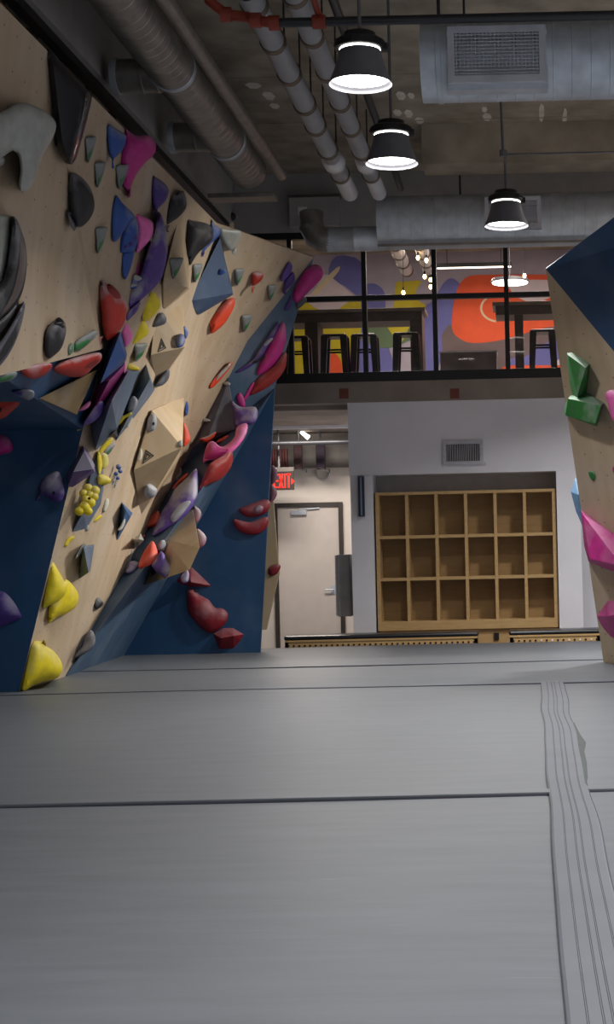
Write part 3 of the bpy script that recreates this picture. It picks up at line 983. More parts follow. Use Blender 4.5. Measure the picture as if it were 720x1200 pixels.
hold('C', [(219, 257), (224, 258), (240, 261), (248, 266), (250, 278), (244, 287), (234, 295), (228, 303), (223, 311), (220, 303), (217, 306), (216, 300), (217, 288), (219, 275)], H_black, 'large black drip hold left of the dark blue volume', 0.8, 0.45, group=GL, res=10)
hold('C', [(258, 268), (270, 269), (283, 271), (279, 284), (272, 293), (267, 291), (260, 280)], H_white, 'thin white plate hold right of the dark blue volume', 0.25, 0.25, 'flat', parts=[('bolt_tab', [(272, 291), (277, 291), (276, 298), (272, 297)], H_white), ('bolt_hole', [(273, 293), (275, 293), (275, 295), (273, 295)], M_hole)], group=GL)
volume('C', [(257, 276, 0), (274, 345, 0), (232, 370, 0), (222, 353, 0), (258, 279, 0.05), (272, 344, 0.22), (232, 368, 0.12), (225, 353, 0.12)], M_navy, 'tall dark blue faceted volume near the top of the wall')
hold('C', [(256, 318), (258, 315), (264, 316), (264, 320), (258, 322)], H_blue, 'tiny blue hold screwed to the dark blue volume', 0.6, 0.95, group=GL)
chip('C', 199, 302, 215, 327, 'grey and green foothold on the upper plywood volume')
chip('C', 226, 309, 238, 331, 'grey and green foothold left of the dark blue volume')
chip('C2', 275, 315, 287, 335, 'grey and green foothold right of the dark blue volume')
hold('C2', [(295, 321), (302, 318), (309, 321), (307, 328), (301, 333), (296, 334)], H_red, 'small red drip hold far up on the plywood', 0.8, 0.4, parts=[('drip', [(295, 336), (297, 333), (299, 336), (297, 340), (296, 344), (295, 341)], H_red)], group=GL)
chip('C2', 314, 334, 324, 353, 'grey and green foothold nearest the far upper corner')
chip('C2', 283, 369, 296, 389, 'white topped green foothold above the blue overhang')
hold('C2', [(330, 330), (329, 325), (333, 315), (338, 307), (342, 309), (343, 314), (340, 321), (335, 327)], H_purple, 'grey purple hold, upper of the pair by the far corner', 0.9, 0.45, group=GL)
hold('C2', [(334, 329), (338, 323), (344, 319), (346, 327), (342, 334), (336, 340), (335, 345), (332, 343), (333, 336)], H_dpurple, 'dark purple hold, lower of the pair by the far corner', 0.9, 0.4, group=GL)
hold('C', [(246, 378), (252, 368), (264, 353), (273, 349), (276, 352), (273, 363), (265, 377), (256, 386), (248, 391), (248, 385)], H_orange, 'bright orange claw hold below the dark blue volume', 0.8, 0.4, 'sin', parts=[('lower_lobe', [(249, 384), (262, 373), (270, 368), (264, 378), (256, 386), (249, 390)], H_orange, {'bulge': 0.3})], group=GL)
hold('C', [(246, 451), (254, 440), (265, 429), (271, 424), (272, 428), (262, 441), (252, 452), (247, 455)], H_orange, 'long orange hold with a white top by the blue overhang', 0.8, 0.4, parts=[('white_top', [(256, 439), (265, 429), (271, 425), (270, 429), (261, 439), (254, 446)], H_white, {'bulge': 0.3})], group=GL)
hold('C', [(176, 345), (181, 343), (187, 352), (188, 360), (180, 370), (172, 376), (167, 374), (169, 361)], H_yellow, 'yellow shield hold, upper of the two below the purple leaf', 0.4, 0.4, 'sin', group=GL)
hold('C', [(166, 375), (173, 382), (174, 391), (164, 399), (156, 403), (158, 393)], H_yellow, 'yellow shield hold, lower of the two below the purple leaf', 0.4, 0.4, 'sin', group=GL)
hold('C', [(178, 383), (183, 372), (190, 366), (195, 372), (194, 379), (187, 382)], H_dgrey, 'dark grey nub on the plywood beside the yellow shields', 0.9, 0.5, group=GL)
hold('C', [(206, 401), (207, 395), (211, 391), (216, 393), (217, 400), (214, 406), (208, 407)], H_blue, 'blue ball hold on the edge of the logo volume', 0.9, 0.6, group=GL)
hold('C', [(214, 385), (217, 382), (221, 388), (220, 394), (217, 397), (215, 391)], H_blue, 'small blue hold above the blue ball', 0.8, 0.6, group=GL)
chip('C', 157, 402, 173, 424, 'grey green foothold below the yellow shields', 0.1)
hold('C', [(182, 452), (190, 440), (197, 431), (199, 436), (198, 443), (193, 450), (186, 453)], H_dgrey, 'dark grey hold in the shade under the logo volume', 0.8, 0.5, group=GL)

# --- arete pieces
volume('C', [(113, 453, 0.0), (128, 398, 0.0), (141, 388, 0.04), (149, 415, 0.04), (148, 421, 0.04), (143, 430, 0.04), (118, 449, 0.12), (139, 395, 0.10), (147, 417, 0.15)], mat('royal_blue_volume_paint', (34, 72, 132), rough=0.5, noise=0.03), 'royal blue wedge volume on the arete under the red jug')
hold('C', [(142, 388), (146, 379), (151, 382), (155, 392), (153, 401), (147, 407), (144, 398)], H_lpink, 'light pink ball hold beside the red jug', 0.9, 0.5, group=GL)
volume('C', [(98, 499, 0.0), (106, 473, 0.0), (113, 449, 0.0), (120, 445, 0.02), (146, 427, 0.06), (147, 433, 0.06), (138, 450, 0.05), (122, 474, 0.05), (104, 494, 0.03), (128, 446, 0.14)], mat('plum_volume_paint', (148, 42, 116), rough=0.5, noise=0.04), 'plum pink wedge volume on the arete below the royal blue one')
hold('C', [(145, 430), (146, 424), (148, 427), (148, 434), (145, 438)], H_lpink, 'small pale pink hold at the tip of the plum wedge', 0.8, 0.5, group=GL)
hold('C', [(97, 498), (104, 486), (113, 474), (119, 470), (122, 475), (120, 483), (113, 492), (104, 497)], H_purple, 'purple sausage hold under the plum wedge', 0.9, 0.45, group=GL)
hold('B2', [(92, 481), (98, 475), (105, 470), (106, 474), (100, 480)], H_lpink, 'small pink hold beside the wooden triangle tip', 0.7, 0.3, group=GL)

# --- grey volumes on the recessed face and their holds
volume('C', [(121, 470, 0), (147, 432, 0), (165, 434, 0), (140, 497, 0), (137, 504, 0), (113, 528, 0), (106, 497, 0), (131, 469, 0.30), (137, 501, 0.20), (112, 526, 0.08), (150, 436, 0.16)], M_greyblue, 'large grey-blue block volume right of the plum wedge')
volume('C', [(171, 425, 0), (182, 458, 0), (150, 500, 0), (134, 520, 0), (138, 500, 0), (157, 455, 0), (176, 444, 0.16), (148, 494, 0.12)], M_greyblue, 'tall narrow grey-blue volume leaning beside the block volume')
hold('C', [(148, 428), (153, 426), (163, 431), (162, 434), (150, 433)], H_yellow, 'small yellow hold on top of the block volume', 0.6, 0.6, group=GL)
hold('C', [(149, 481), (151, 470), (156, 464), (161, 468), (161, 475), (157, 481), (152, 483)], H_grey, 'round light grey hold on the narrow grey volume', 0.9, 0.7, group=GL)
hold('C', [(137, 487), (140, 485), (145, 487), (153, 483), (154, 486), (146, 491), (141, 497), (137, 498), (138, 492)], H_yellow, 'yellow twisted hold between the two grey-blue volumes', 0.9, 0.7, group=GL)
hold('C', [(148, 500), (151, 492), (155, 488), (155, 493), (151, 500)], H_pale, 'small white hold on the narrow grey volume', 0.8, 0.7, group=GL)
volume('C', [(126, 513, 0.1), (137, 502, 0.16), (138, 512, 0.16), (132, 508, 0.24), (133, 512, 0.08)], mat('black_volume_paint', (26, 26, 28), rough=0.5), 'tiny black pyramid at the foot of the block volume')
hold('C', [(116, 527), (124, 517), (131, 513), (132, 516), (124, 526), (118, 531)], H_yellow, 'yellow strip hold under the black pyramid', 0.8, 0.5, group=GL)
hold('C', [(122, 527), (128, 521), (135, 520), (133, 525), (127, 532), (122, 533)], H_grey, 'chalky grey hold under the black pyramid', 0.8, 0.5, parts=[('underside', [(126, 529), (133, 524), (128, 532), (125, 533)], H_green, {'bulge': 0.1})], group=GL)
volume('C', [(97, 521, 0), (104, 530, 0), (111, 545, 0.06), (111, 553, 0.06), (100, 561, 0.03), (84, 572, 0), (79, 571, 0), (80, 553, 0), (91, 533, 0), (109, 550, 0.24), (86, 553, 0.10), (99, 528, 0.08)], H_purple, 'faceted purple pyramid hold on the lower plywood', group=GL, name='climbing_hold')
volume('C', [(112, 528, 0), (121, 545, 0), (122, 575, 0), (118, 598, 0), (102, 623, 0), (82, 628, 0), (98, 575, 0), (118, 560, 0.10), (98, 600, 0.08)], M_greyblue, 'long grey-blue volume behind the yellow bubble hold')
hold('C', [(114, 530), (118, 532), (120, 545), (118, 554), (115, 554)], H_yellow, 'upright yellow strip hold, uppermost above the bubble hold', 0.8, 0.6, group=GL)
hold('C', [(119, 531), (126, 533), (127, 545), (121, 549), (119, 542)], hm('pale_yellow_hold_resin', (200, 190, 110), 0.5), 'pale yellow hold right of the upright yellow strip', 0.8, 0.6, group=GL)
hold('C', [(115, 557), (121, 556), (130, 561), (129, 566), (121, 568), (115, 567)], H_yellow, 'yellow nub hold just above the bubble hold', 0.8, 0.6, group=GL)
# cluster of bubbles: one thing, its lobes as parts
Pb, nb_ = cast('C', 101, 586)
bc = thing('climbing_hold', 'bright yellow bubble cluster hold with many lobes', 'climbing hold', Pb, GL)
lob = [(103, 572, 5), (111, 575, 5.5), (110, 582, 5), (105, 580, 5), (101, 586, 5.5), (106, 589, 5.5), (99, 594, 6), (93, 599, 5), (103, 599, 5), (98, 578, 4.5)]
for (x, y, rr) in lob:
    q = on_plane(x, y, Pb, nb_, 0.15)
    MB().sphere(q, rr * 1.12 * q.y / F, sq=(1, 1, 0.95)).build('lobe', H_yellow, bc, smooth=True, angle=0)
core = MB().tube([on_plane(108, 574, Pb, nb_, 0.12), on_plane(103, 588, Pb, nb_, 0.12), on_plane(96, 598, Pb, nb_, 0.12)], 0.045, 10)
core.tube([on_plane(103, 588, Pb, nb_, -0.02), on_plane(103, 588, Pb, nb_, 0.14)], 0.04, 10)
core.build('core', H_yellow, bc, smooth=True)
MB().sphere(on_plane(104.5, 584, Pb, nb_, 0.23), 0.012).build('bolt_hole', M_hole, bc)
hold('C', [(121, 597), (122, 588), (125, 584), (128, 586), (127, 593), (123, 600)], H_pale, 'pale cream hold right of the bubble cluster', 0.8, 0.5, group=GL)
hold('C', [(109, 611), (112, 606), (118, 603), (119, 606), (113, 611)], H_yellow, 'small yellow hold below the pale cream hold', 0.8, 0.5, group=GL)
hold('C', [(100, 620), (103, 615), (105, 619), (103, 622)], H_white, 'tiny white hold at the tip of the long grey-blue volume', 0.8, 0.6, group=GL)
Pq, nq = cast('C', 139, 555)
br = thing('climbing_hold', 'small blue berry hold with dripping tails on the plywood', 'climbing hold', Pq, GL)
for (x, y, rr) in ((139, 547, 3.2), (141, 552, 2.8), (136, 555, 2.6), (138, 560, 2.4)):
    q = on_plane(x, y, Pq, nq, 0.04)
    MB().sphere(q, rr * q.y / F).build('berry', H_blue, br, smooth=True, angle=0)
for pth in (((136, 557), (133, 564), (132, 568)), ((138, 561), (135, 568), (134, 572))):
    MB().tube([on_plane(x, y, Pq, nq, 0.02) for (x, y) in pth], [0.012, 0.009, 0.005], 8).build('tail', H_grey, br, smooth=True)
volume('C', [(142, 587, 0), (156, 601, 0), (135, 638, 0), (148, 598, 0.10), (153, 606, 0.08)], mat('denim_blue_volume_paint', (52, 84, 124), rough=0.5, noise=0.04), 'small denim blue triangle volume')
hold('C', [(138, 621), (142, 615), (145, 607), (147, 609), (146, 615), (142, 621)], H_pale, 'white crescent hold on the denim blue triangle', 0.8, 0.7, group=GL)
hold('C', [(75, 639), (79, 631), (86, 628), (87, 631), (82, 635), (79, 640)], H_yellow, 'small yellow hold above the three big yellow ones', 0.8, 0.5, group=GL)
volume('C', [(92, 679, 0), (97, 641, 0), (111, 637, 0), (106, 669, 0), (98, 641, 0.10), (104, 671, 0.14), (109, 640, 0.05)], M_greyblue, 'grey and blue prism volume above the yellow holds')
hold('C', [(88, 655), (92, 646), (97, 638), (101, 637), (97, 645), (92, 652)], H_chip, 'thin grey green hold left of the grey prism volume', 0.7, 0.4, group=GL)
hold('C', [(50, 711), (55, 682), (60, 656), (64, 661), (70, 671), (76, 682), (78, 690), (75, 698), (66, 706), (57, 710)], H_yellow, 'yellow hooded hold, upper left of the three big yellow ones', 0.9, 0.65, 'dome', group=GL)
hold('C', [(57, 729), (57, 712), (64, 700), (71, 686), (77, 679), (84, 684), (91, 694), (92, 703), (88, 712), (78, 719), (67, 723), (61, 728)], H_yellow, 'yellow curved hold, middle of the three big yellow ones', 0.8, 0.3, group=GL)
hold('C', [(25, 808), (29, 785), (36, 755), (42, 751), (49, 752), (54, 757), (64, 764), (72, 776), (73, 786), (66, 795), (50, 799), (38, 804), (29, 810)], H_yellow, 'lowest big yellow hold touching the mat', 0.8, 0.45, parts=[('nub', [(49, 753), (52, 750), (54, 756), (51, 757)], H_yellow)], group=GL)
# lower plywood volume with logo
volume('C', [(178, 480, 0), (216, 464, 0), (162, 524, 0), (156, 552, 0), (164, 606, 0), (205, 550, 0), (214, 524, 0.36), (178, 481, 0.03), (157, 551, 0.03)], M_ply_plain, 'biggest plywood volume, with a black triangle logo, by the blue overhang', logos=[((6, 7, 8), [(171, 527), (167, 544), (181, 534)])])
hold('C', [(172, 503), (173, 492), (178, 485), (183, 488), (184, 496), (181, 504), (175, 506)], H_grey, 'light grey hold on the left facet of the biggest plywood volume', 0.8, 0.85, parts=[('bolt_hole', [(179, 495), (181, 495), (181, 498), (179, 498)], M_hole)], group=GL)
hold('C', [(217, 472), (220, 471), (221, 481), (219, 487), (217, 484)], H_blue, 'slim blue hold right of the biggest plywood volume', 0.8, 0.5, group=GL)
hold('C', [(215, 496), (218, 498), (222, 508), (223, 516), (219, 521), (215, 522)], H_orange, 'orange oval hold against the biggest plywood volume', 0.9, 0.6, group=GL)
hold('C', [(208, 519), (211, 516), (214, 517), (214, 523), (210, 523)], H_white, 'tiny white hold at the tip of the biggest plywood volume', 0.6, 0.9, group=GL)
hold('C', [(168, 577), (170, 568), (176, 567), (184, 573), (183, 580), (177, 584), (170, 582)], H_grey, 'grey two-lobed hold under the biggest plywood volume', 0.9, 0.7, group=GL)
hold('C', [(163, 531), (165, 525), (167, 530), (166, 537), (163, 540), (161, 538)], H_pale, 'small white hold at the left tip of the biggest plywood volume', 0.7, 0.7, group=GL)

# --- blue overhang beyond the plywood
GD = GL
hold('C', [(109, 707), (114, 700), (121, 705), (119, 711), (112, 714)], H_black, 'black pebble hold on the lower edge of the plywood', 0.9, 0.6, group=GD)
volume('D', [(83, 773, 0.0), (104, 731, 0.0), (103, 742, 0.06), (92, 762, 0.06), (95, 755, 0.1)], M_greyblue, 'narrow grey-blue wedge at the foot of the overhang')
hold('D', [(86, 771), (95, 757), (103, 741), (108, 739), (112, 747), (111, 756), (104, 763), (94, 769)], H_dgrey, 'charcoal teardrop hold at the foot of the overhang', 0.8, 0.5, group=GD)
hold('D', [(171, 618), (174, 609), (179, 603), (185, 598), (188, 605), (187, 613), (180, 617)], H_orange, 'orange thumb hold, upper of the two on the overhang', 0.8, 0.5, 'sin', group=GD)
hold('D', [(162, 664), (166, 652), (172, 641), (179, 634), (184, 643), (185, 655), (178, 661), (168, 665)], H_orange, 'orange thumb hold, lower of the two on the overhang', 0.8, 0.5, 'sin', group=GD)
hold('D', [(147, 671), (150, 661), (156, 657), (163, 660), (160, 667), (153, 672)], H_purple, 'small purple knob hold left of the lower orange thumb', 0.9, 0.5, group=GD)
hold('D', [(138, 674), (147, 655), (154, 640), (155, 652), (148, 668), (141, 676)], H_dgrey, 'slanted grey fin hold on the edge of the overhang', 0.6, 0.5, group=GD)
volume('C', [(157, 632, 0.02), (165, 625, 0.06), (169, 633, 0.10), (162, 641, 0.02), (156, 640, 0.0), (163, 632, 0.14)], H_white, 'small white block hold on the edge of the overhang', group=GD, name='climbing_hold')
hold('D', [(166, 627), (168, 625), (170, 628), (168, 631)], H_orange, 'tiny orange hold beside the small white block', 0.8, 0.5, group=GD)
hold('D', [(178, 627), (183, 615), (190, 600), (199, 585), (206, 572), (219, 560), (230, 549), (232, 563), (231, 582), (224, 596), (211, 610), (196, 620), (184, 627)], H_purple, 'big purple saddle hold with grey chalk on the overhang', 0.8, 0.5, parts=[('chalk_patch', [(200, 606), (208, 594), (216, 588), (224, 588), (214, 602), (204, 612)], H_grey, {'bulge': 0.15, 'label': 'grey worn band'})], group=GD, res=10)
hold('D', [(201, 557), (207, 556), (210, 552), (208, 547), (212, 548), (213, 553), (211, 558), (205, 561)], H_pale, 'white hook hold at the edge of the plywood', 0.8, 0.5, group=GD)
hold('D', [(194, 572), (200, 566), (208, 560), (209, 563), (201, 570)], H_dpurple, 'thin dark purple hold under the white hook', 0.7, 0.5, group=GD)
hold('D', [(202, 572), (206, 566), (214, 558), (220, 554), (219, 559), (210, 566), (205, 573)], H_orange, 'thin orange and grey hold behind the white hook', 0.7, 0.5, group=GD)
volume('D', [(194, 632, 0), (226, 593, 0), (234, 642, 0), (222, 668, 0), (167, 687, 0), (180, 660, 0), (222, 656, 0.26), (233, 642, 0.12)], M_ply_plain, 'plywood volume with a small logo low on the blue overhang', logos=[((5, 6, 4), [(178, 667), (177, 676), (183, 671)])])
hold('D', [(185, 641), (188, 634), (193, 633), (195, 640), (193, 646), (187, 646)], H_grey, 'grey round hold on top of the purple boot hold', 0.9, 0.6, group=GD)
hold('D', [(178, 663), (183, 655), (188, 646), (193, 650), (196, 658), (203, 666), (202, 674), (195, 677), (186, 672)], H_purple, 'purple boot-shaped hold across the low plywood volume', 0.9, 0.7, group=GD)
hold('E', [(227, 594), (231, 594), (236, 600), (235, 607), (230, 613), (228, 606)], H_rose, 'dusty pink hold, upper one beside the low plywood volume', 0.9, 0.3, group=GD)
hold('E', [(231, 620), (237, 623), (242, 630), (240, 638), (234, 642), (232, 634)], H_rose, 'dusty pink hold, lower one beside the low plywood volume', 0.9, 0.3, group=GD)
# upper overhang
hold('D', [(343, 345), (348, 332), (356, 319), (363, 312), (372, 310), (379, 315), (378, 325), (369, 335), (357, 347), (348, 355)], H_pink, 'magenta capsule hold at the top corner against the window', 0.8, 0.5, group=GD)
hold('D', [(347, 356), (351, 351), (357, 348), (360, 352), (355, 358), (349, 362)], H_dgrey, 'dark grey knob hold under the magenta capsule', 0.9, 0.5, group=GD)
hold('D', [(333, 362), (337, 353), (341, 346), (343, 350), (341, 360), (337, 364)], H_dpurple, 'dark purple hold left of the magenta capsule', 0.7, 0.5, group=GD)
hold('D', [(276, 436), (286, 429), (297, 421), (303, 411), (311, 400), (320, 386), (326, 377), (327, 382), (322, 393), (313, 408), (305, 421), (293, 430), (282, 436)], H_dpurple, 'long dark purple strip hold winding up the overhang', 0.5, 0.4, parts=[('rib', [(296, 424), (304, 420), (310, 414), (308, 420), (299, 426)], H_gloss), ('rib', [(310, 402), (318, 396), (320, 398), (311, 406)], H_grey)], group=GD)
hold('D', [(301, 438), (306, 421), (315, 402), (326, 383), (332, 377), (335, 384), (335, 400), (328, 418), (317, 431), (307, 438)], H_pink, 'magenta shield hold high on the overhang', 0.7, 0.5, 'sin', group=GD)
hold('D', [(292, 463), (300, 446), (310, 437), (322, 428), (335, 412), (335, 430), (326, 444), (312, 455), (300, 461)], H_brick, 'brick red shield hold below the upper magenta shield', 0.7, 0.5, 'sin', group=GD)
hold('D', [(285, 468), (291, 456), (297, 447), (298, 452), (293, 462), (287, 470)], H_pink, 'thin magenta sliver left of the upper brick red shield', 0.6, 0.4, group=GD)
hold('D', [(277, 467), (281, 460), (286, 466), (288, 476), (283, 478)], H_pink, 'small magenta hold above the purple horn', 0.7, 0.5, group=GD)
hold('D', [(238, 541), (243, 521), (250, 517), (258, 523), (266, 521), (275, 512), (278, 500), (289, 496), (290, 505), (284, 517), (272, 530), (254, 538), (245, 540)], H_lpink, 'pink scooped hold curling under the grey volume', 0.7, 0.5, parts=[('dark_face', [(240, 538), (244, 522), (250, 518), (258, 525), (268, 527), (258, 535)], H_pink, {'bulge': 0.15})], group=GD)
hold('D', [(233, 574), (240, 556), (247, 543), (262, 534), (271, 529), (273, 538), (270, 549), (258, 562), (243, 568)], H_brick, 'brick red shield hold below the pink scoop', 0.7, 0.5, 'sin', group=GD)
volume('D', [(267, 439, 0), (278, 503, 0), (222, 527, 0), (240, 485, 0), (277, 503, 0.22), (268, 446, 0.06), (245, 509, 0.16)], mat('stone_grey_volume_paint', (96, 100, 110), rough=0.6, scale=9, col2=(70, 74, 86)), 'stone grey faceted volume on the overhang')
hold('D', [(271, 468), (276, 473), (284, 477), (300, 477), (302, 490), (296, 497), (286, 498), (276, 501), (274, 486)], H_purple, 'purple horn hold jutting out beside the stone grey volume', 0.9, 0.7, group=GD)
hold('D', [(262, 449), (266, 447), (270, 449), (269, 452), (263, 451)], H_white, 'small white hold at the top of the stone grey volume', 0.7, 0.7, group=GD)
hold('D', [(236, 492), (240, 490), (246, 492), (246, 494), (239, 494)], H_white, 'small white hold left of the stone grey volume', 0.7, 0.7, group=GD)
hold('D', [(234, 514), (243, 511), (253, 506), (251, 512), (244, 518), (238, 517)], H_orange, 'peach hold under the stone grey volume', 0.7, 0.7, parts=[('white_top', [(235, 514), (243, 511), (252, 506), (250, 509), (242, 513)], H_white, {'bulge': 0.2})], group=GD)
hold('D', [(253, 519), (258, 514), (267, 510), (268, 512), (261, 517)], H_orange, 'thin orange sliver above the pink scoop', 0.5, 0.6, group=GD)

# --- blue end panel
hold('E', [(280, 597), (288, 593), (298, 589), (310, 585), (317, 588), (316, 596), (309, 603), (296, 606), (286, 604)], H_dred, 'red lip hold, upper of the pair at the edge of the end panel', 0.8, 0.1, parts=[('bolt_disc', [(298, 596), (304, 592), (309, 595), (306, 601), (300, 602)], H_rose, {'bulge': 0.5})], group=GD)
hold('E', [(273, 609), (281, 609), (294, 612), (306, 607), (314, 606), (314, 616), (305, 625), (294, 627), (283, 624), (276, 618)], H_dred, 'red lip hold, lower of the pair at the edge of the end panel', 0.8, 0.1, group=GD)
volume('E', [(219, 663, 0), (225, 663, 0), (249, 686, 0), (247, 688, 0), (222, 688, 0), (207, 683, 0), (206, 679, 0), (224, 682, 0.16)], H_dred, 'dark red pyramid hold under the low plywood volume', group=GD, name='climbing_hold')
hold('D', [(212, 676), (216, 671), (220, 668), (222, 675), (220, 682), (214, 683)], H_purple, 'small purple bump hold in front of the dark red pyramid', 0.9, 0.6, group=GD)
hold('E', [(219, 692), (226, 690), (234, 697), (245, 703), (252, 712), (261, 713), (267, 719), (266, 728), (258, 737), (247, 742), (237, 737), (225, 724), (220, 714)], H_dred, 'red pouch-like hold in the middle of the end panel', 0.7, 0.1, parts=[('bolt_hole', [(228, 691), (231, 691), (231, 694), (228, 694)], M_bolt)], group=GD)
volume('E', [(249, 742, 0), (262, 735, 0), (273, 735, 0), (287, 743, 0), (283, 751, 0), (274, 761, 0), (257, 762, 0), (259, 748, 0.14), (274, 745, 0.14)], H_dred, 'faceted red block hold lowest on the end panel', group=GD, name='climbing_hold')
SURF['side'] = [[sp[0], sp[2], sp[3]]]
hold('side', [(318, 547), (321, 546), (325, 551), (325, 560), (322, 566), (318, 566)], H_rose, 'dusty mauve hold, upper one on the edge near the exit sign', 0.8, 0.1, group=GD)
hold('side', [(317, 569), (321, 569), (325, 577), (323, 584), (319, 588), (316, 588)], H_rose, 'dusty mauve hold, lower one on the edge near the exit sign', 0.8, 0.1, group=GD)
hold('side', [(314, 668), (319, 662), (327, 661), (329, 665), (325, 672), (317, 675)], H_dred, 'red pebble hold on the pale side panel by the door', 0.8, 0.1, group=GD)

# --- right boulder
GR = 'holds bolted to the right boulder'
volume('R', [(664, 413, 0.0), (671, 413, 0.05), (692, 426, 0.0), (688, 462, 0), (679, 467, 0), (668, 449, 0.04), (666, 416, 0.10), (687, 431, 0.14), (677, 464, 0.14), (671, 462, 0.03)], H_green, 'upper green block hold on the right boulder', group=GR, name='climbing_hold')
volume('R', [(661, 484, 0.05), (664, 471, 0.03), (669, 463, 0.0), (690, 460, 0), (709, 472, 0), (700, 500, 0.05), (663, 487, 0.15), (666, 467, 0.16), (698, 497, 0.16), (705, 475, 0.14)], H_green, 'lower green block hold on the right boulder', group=GR, name='climbing_hold')
hold('R', [(690, 553), (695, 552), (698, 557), (696, 563), (692, 560)], H_green, 'tiny green hold on the middle of the right boulder', 0.7, 0.2, group=GR)
hold('R', [(710, 464), (713, 458), (722, 457), (740, 462), (740, 502), (726, 500), (717, 490), (713, 474)], H_lpink, 'pink hold at the right edge beside the green blocks', 0.7, 0.2, group=GR)
hold('R', [(718, 549), (722, 545), (732, 546), (732, 556), (721, 556)], H_pink, 'pink hold tip at the right edge below the green blocks', 0.7, 0.2, group=GR)
volume('R', [(681, 597, 0.0), (740, 640, 0), (740, 674, 0), (716, 669, 0), (690, 658, 0.03), (685, 640, 0.0), (692, 655, 0.2), (683, 602, 0.10), (730, 664, 0.2)], H_pink, 'magenta faceted wedge hold on the right boulder', group=GR, name='climbing_hold')
volume('R', [(700, 722, 0.02), (713, 703, 0), (740, 700, 0), (740, 758, 0), (716, 748, 0), (706, 736, 0.0), (712, 722, 0.16), (730, 720, 0.18)], H_pink, 'magenta faceted hold lowest on the right boulder', group=GR, name='climbing_hold')
SURF['RS'] = [[W(660, 540, 16.2), W(700, 540, 16.2), W(680, 640, 16.2)]]
volume('RS', [(669, 576, 0), (674, 560, 0), (690, 560, 0), (690, 616, 0), (682, 615, 0), (675, 599, 0), (678, 580, 0.08)], H_sky, 'light blue hold showing behind the left edge of the right boulder', group=GR, name='climbing_hold')

# ------------------------------------------------------------------ ceiling services
M_galv = mat('galvanised_steel', (190, 197, 206), rough=0.42, metal=0.4, scale=7, noise=0.08)
M_galv_d = mat('dull_galvanised_steel', (150, 144, 138), rough=0.4, metal=0.6, scale=7, noise=0.1)
M_jacket = mat('white_pipe_jacket', (206, 206, 210), rough=0.5, noise=0.03)
M_band = mat('tarnished_steel_band', (120, 106, 92), rough=0.4, metal=0.8)
M_shade = mat('charcoal_lamp_shade', (104, 104, 110), rough=0.5)
M_inner = mat('grey_lamp_reflector', (90, 90, 92), rough=0.4)
M_lens = emit('lamp_lens_glow', (255, 252, 246), 9.0)
M_rod = mat('grey_conduit', (112, 112, 114), rough=0.45, metal=0.5)
M_redpipe = mat('red_oxide_pipe', (138, 52, 36), rough=0.5)
M_blackpipe = mat('black_steel_pipe', (40, 40, 44), rough=0.4)
M_grille = mat('grey_register_paint', (186, 186, 194), rough=0.45)
M_deep = mat('dark_duct_interior', (14, 14, 15), rough=0.9)

def pendant(loc, label, rod_top, bracket=True):
    r = thing('pendant_lamp', label, 'lamp', loc, 'pendant lamps of the hall')
    x, y, z = loc
    # z is the rim of the shade; a flared aluminium shade, hollow
    sh = MB().lathe([(0.130, 0.205), (0.140, 0.16), (0.165, 0.08), (0.188, 0.03), (0.200, 0.0), (0.196, 0.0), (0.184, 0.03), (0.160, 0.08), (0.135, 0.16), (0.126, 0.205)], (x, y, z), 48)
    # open annulus: drop the caps
    sh.f = sh.f[:-2] + [[i, (i + 1) % 48, 9 * 48 + (i + 1) % 48, 9 * 48 + i] for i in range(48)]
    sh.build('shade', M_shade, r, smooth=True)
    MB().lathe([(0.178, 0.034), (0.178, 0.042)], (x, y, z), 48).build('lens', M_lens, r)
    MB().lathe([(0.128, 0.200), (0.128, 0.216)], (x, y, z), 48).build('light_gap', M_lens, r)
    hs = MB().lathe([(0.150, 0.218), (0.158, 0.222), (0.158, 0.262), (0.140, 0.275), (0.105, 0.285), (0.10, 0.315), (0.04, 0.32)], (x, y, z), 40).build('driver_housing', M_black, r, smooth=True)
    fins = MB()
    for k in range(24):
        a = 2 * math.pi * k / 24
        c, s = math.cos(a), math.sin(a)
        p = [Vector((x + c * q - s * t, y + s * q + c * t, z + h)) for (q, t, h) in ((0.12, -0.004, 0.24), (0.165, -0.004, 0.24), (0.165, 0.004, 0.24), (0.12, 0.004, 0.24), (0.12, -0.004, 0.278), (0.150, -0.004, 0.268), (0.150, 0.004, 0.268), (0.12, 0.004, 0.278))]
        fins.add(p, [(0, 3, 2, 1), (4, 5, 6, 7), (0, 1, 5, 4), (1, 2, 6, 5), (2, 3, 7, 6), (3, 0, 4, 7)])
    fins.build('cooling_fins', M_black, hs)
    MB().box((x + 0.13, y - 0.03, z + 0.205), (x + 0.175, y + 0.03, z + 0.25)).build('sensor', M_black, hs, bevel=0.004)
    MB().tube([(x, y, z + 0.31), (x, y, rod_top)], 0.011, 10).build('rod', M_rod, r, smooth=True)
    area_light('pendant_light', (x, y, z + 0.030), LAMP_W, 0.34, spread=2.3)
    return r
p = W(423, 99, 11.15); l1 = (p.x, p.y, p.z)
p = W(459.5, 192, 13.4); l2 = (p.x, p.y, p.z)
p = W(594, 265, 16.1); l3 = (p.x, p.y, p.z)
pendant(l1, 'nearest pendant lamp, highest and largest in the picture, charcoal shade with glowing lens', zc)
pendant(l2, 'middle pendant lamp just in front of the white pipe ends', zc)
pendant(l3, 'farthest pendant lamp hanging in front of the rear duct', W(590, 180, 16.1).z)
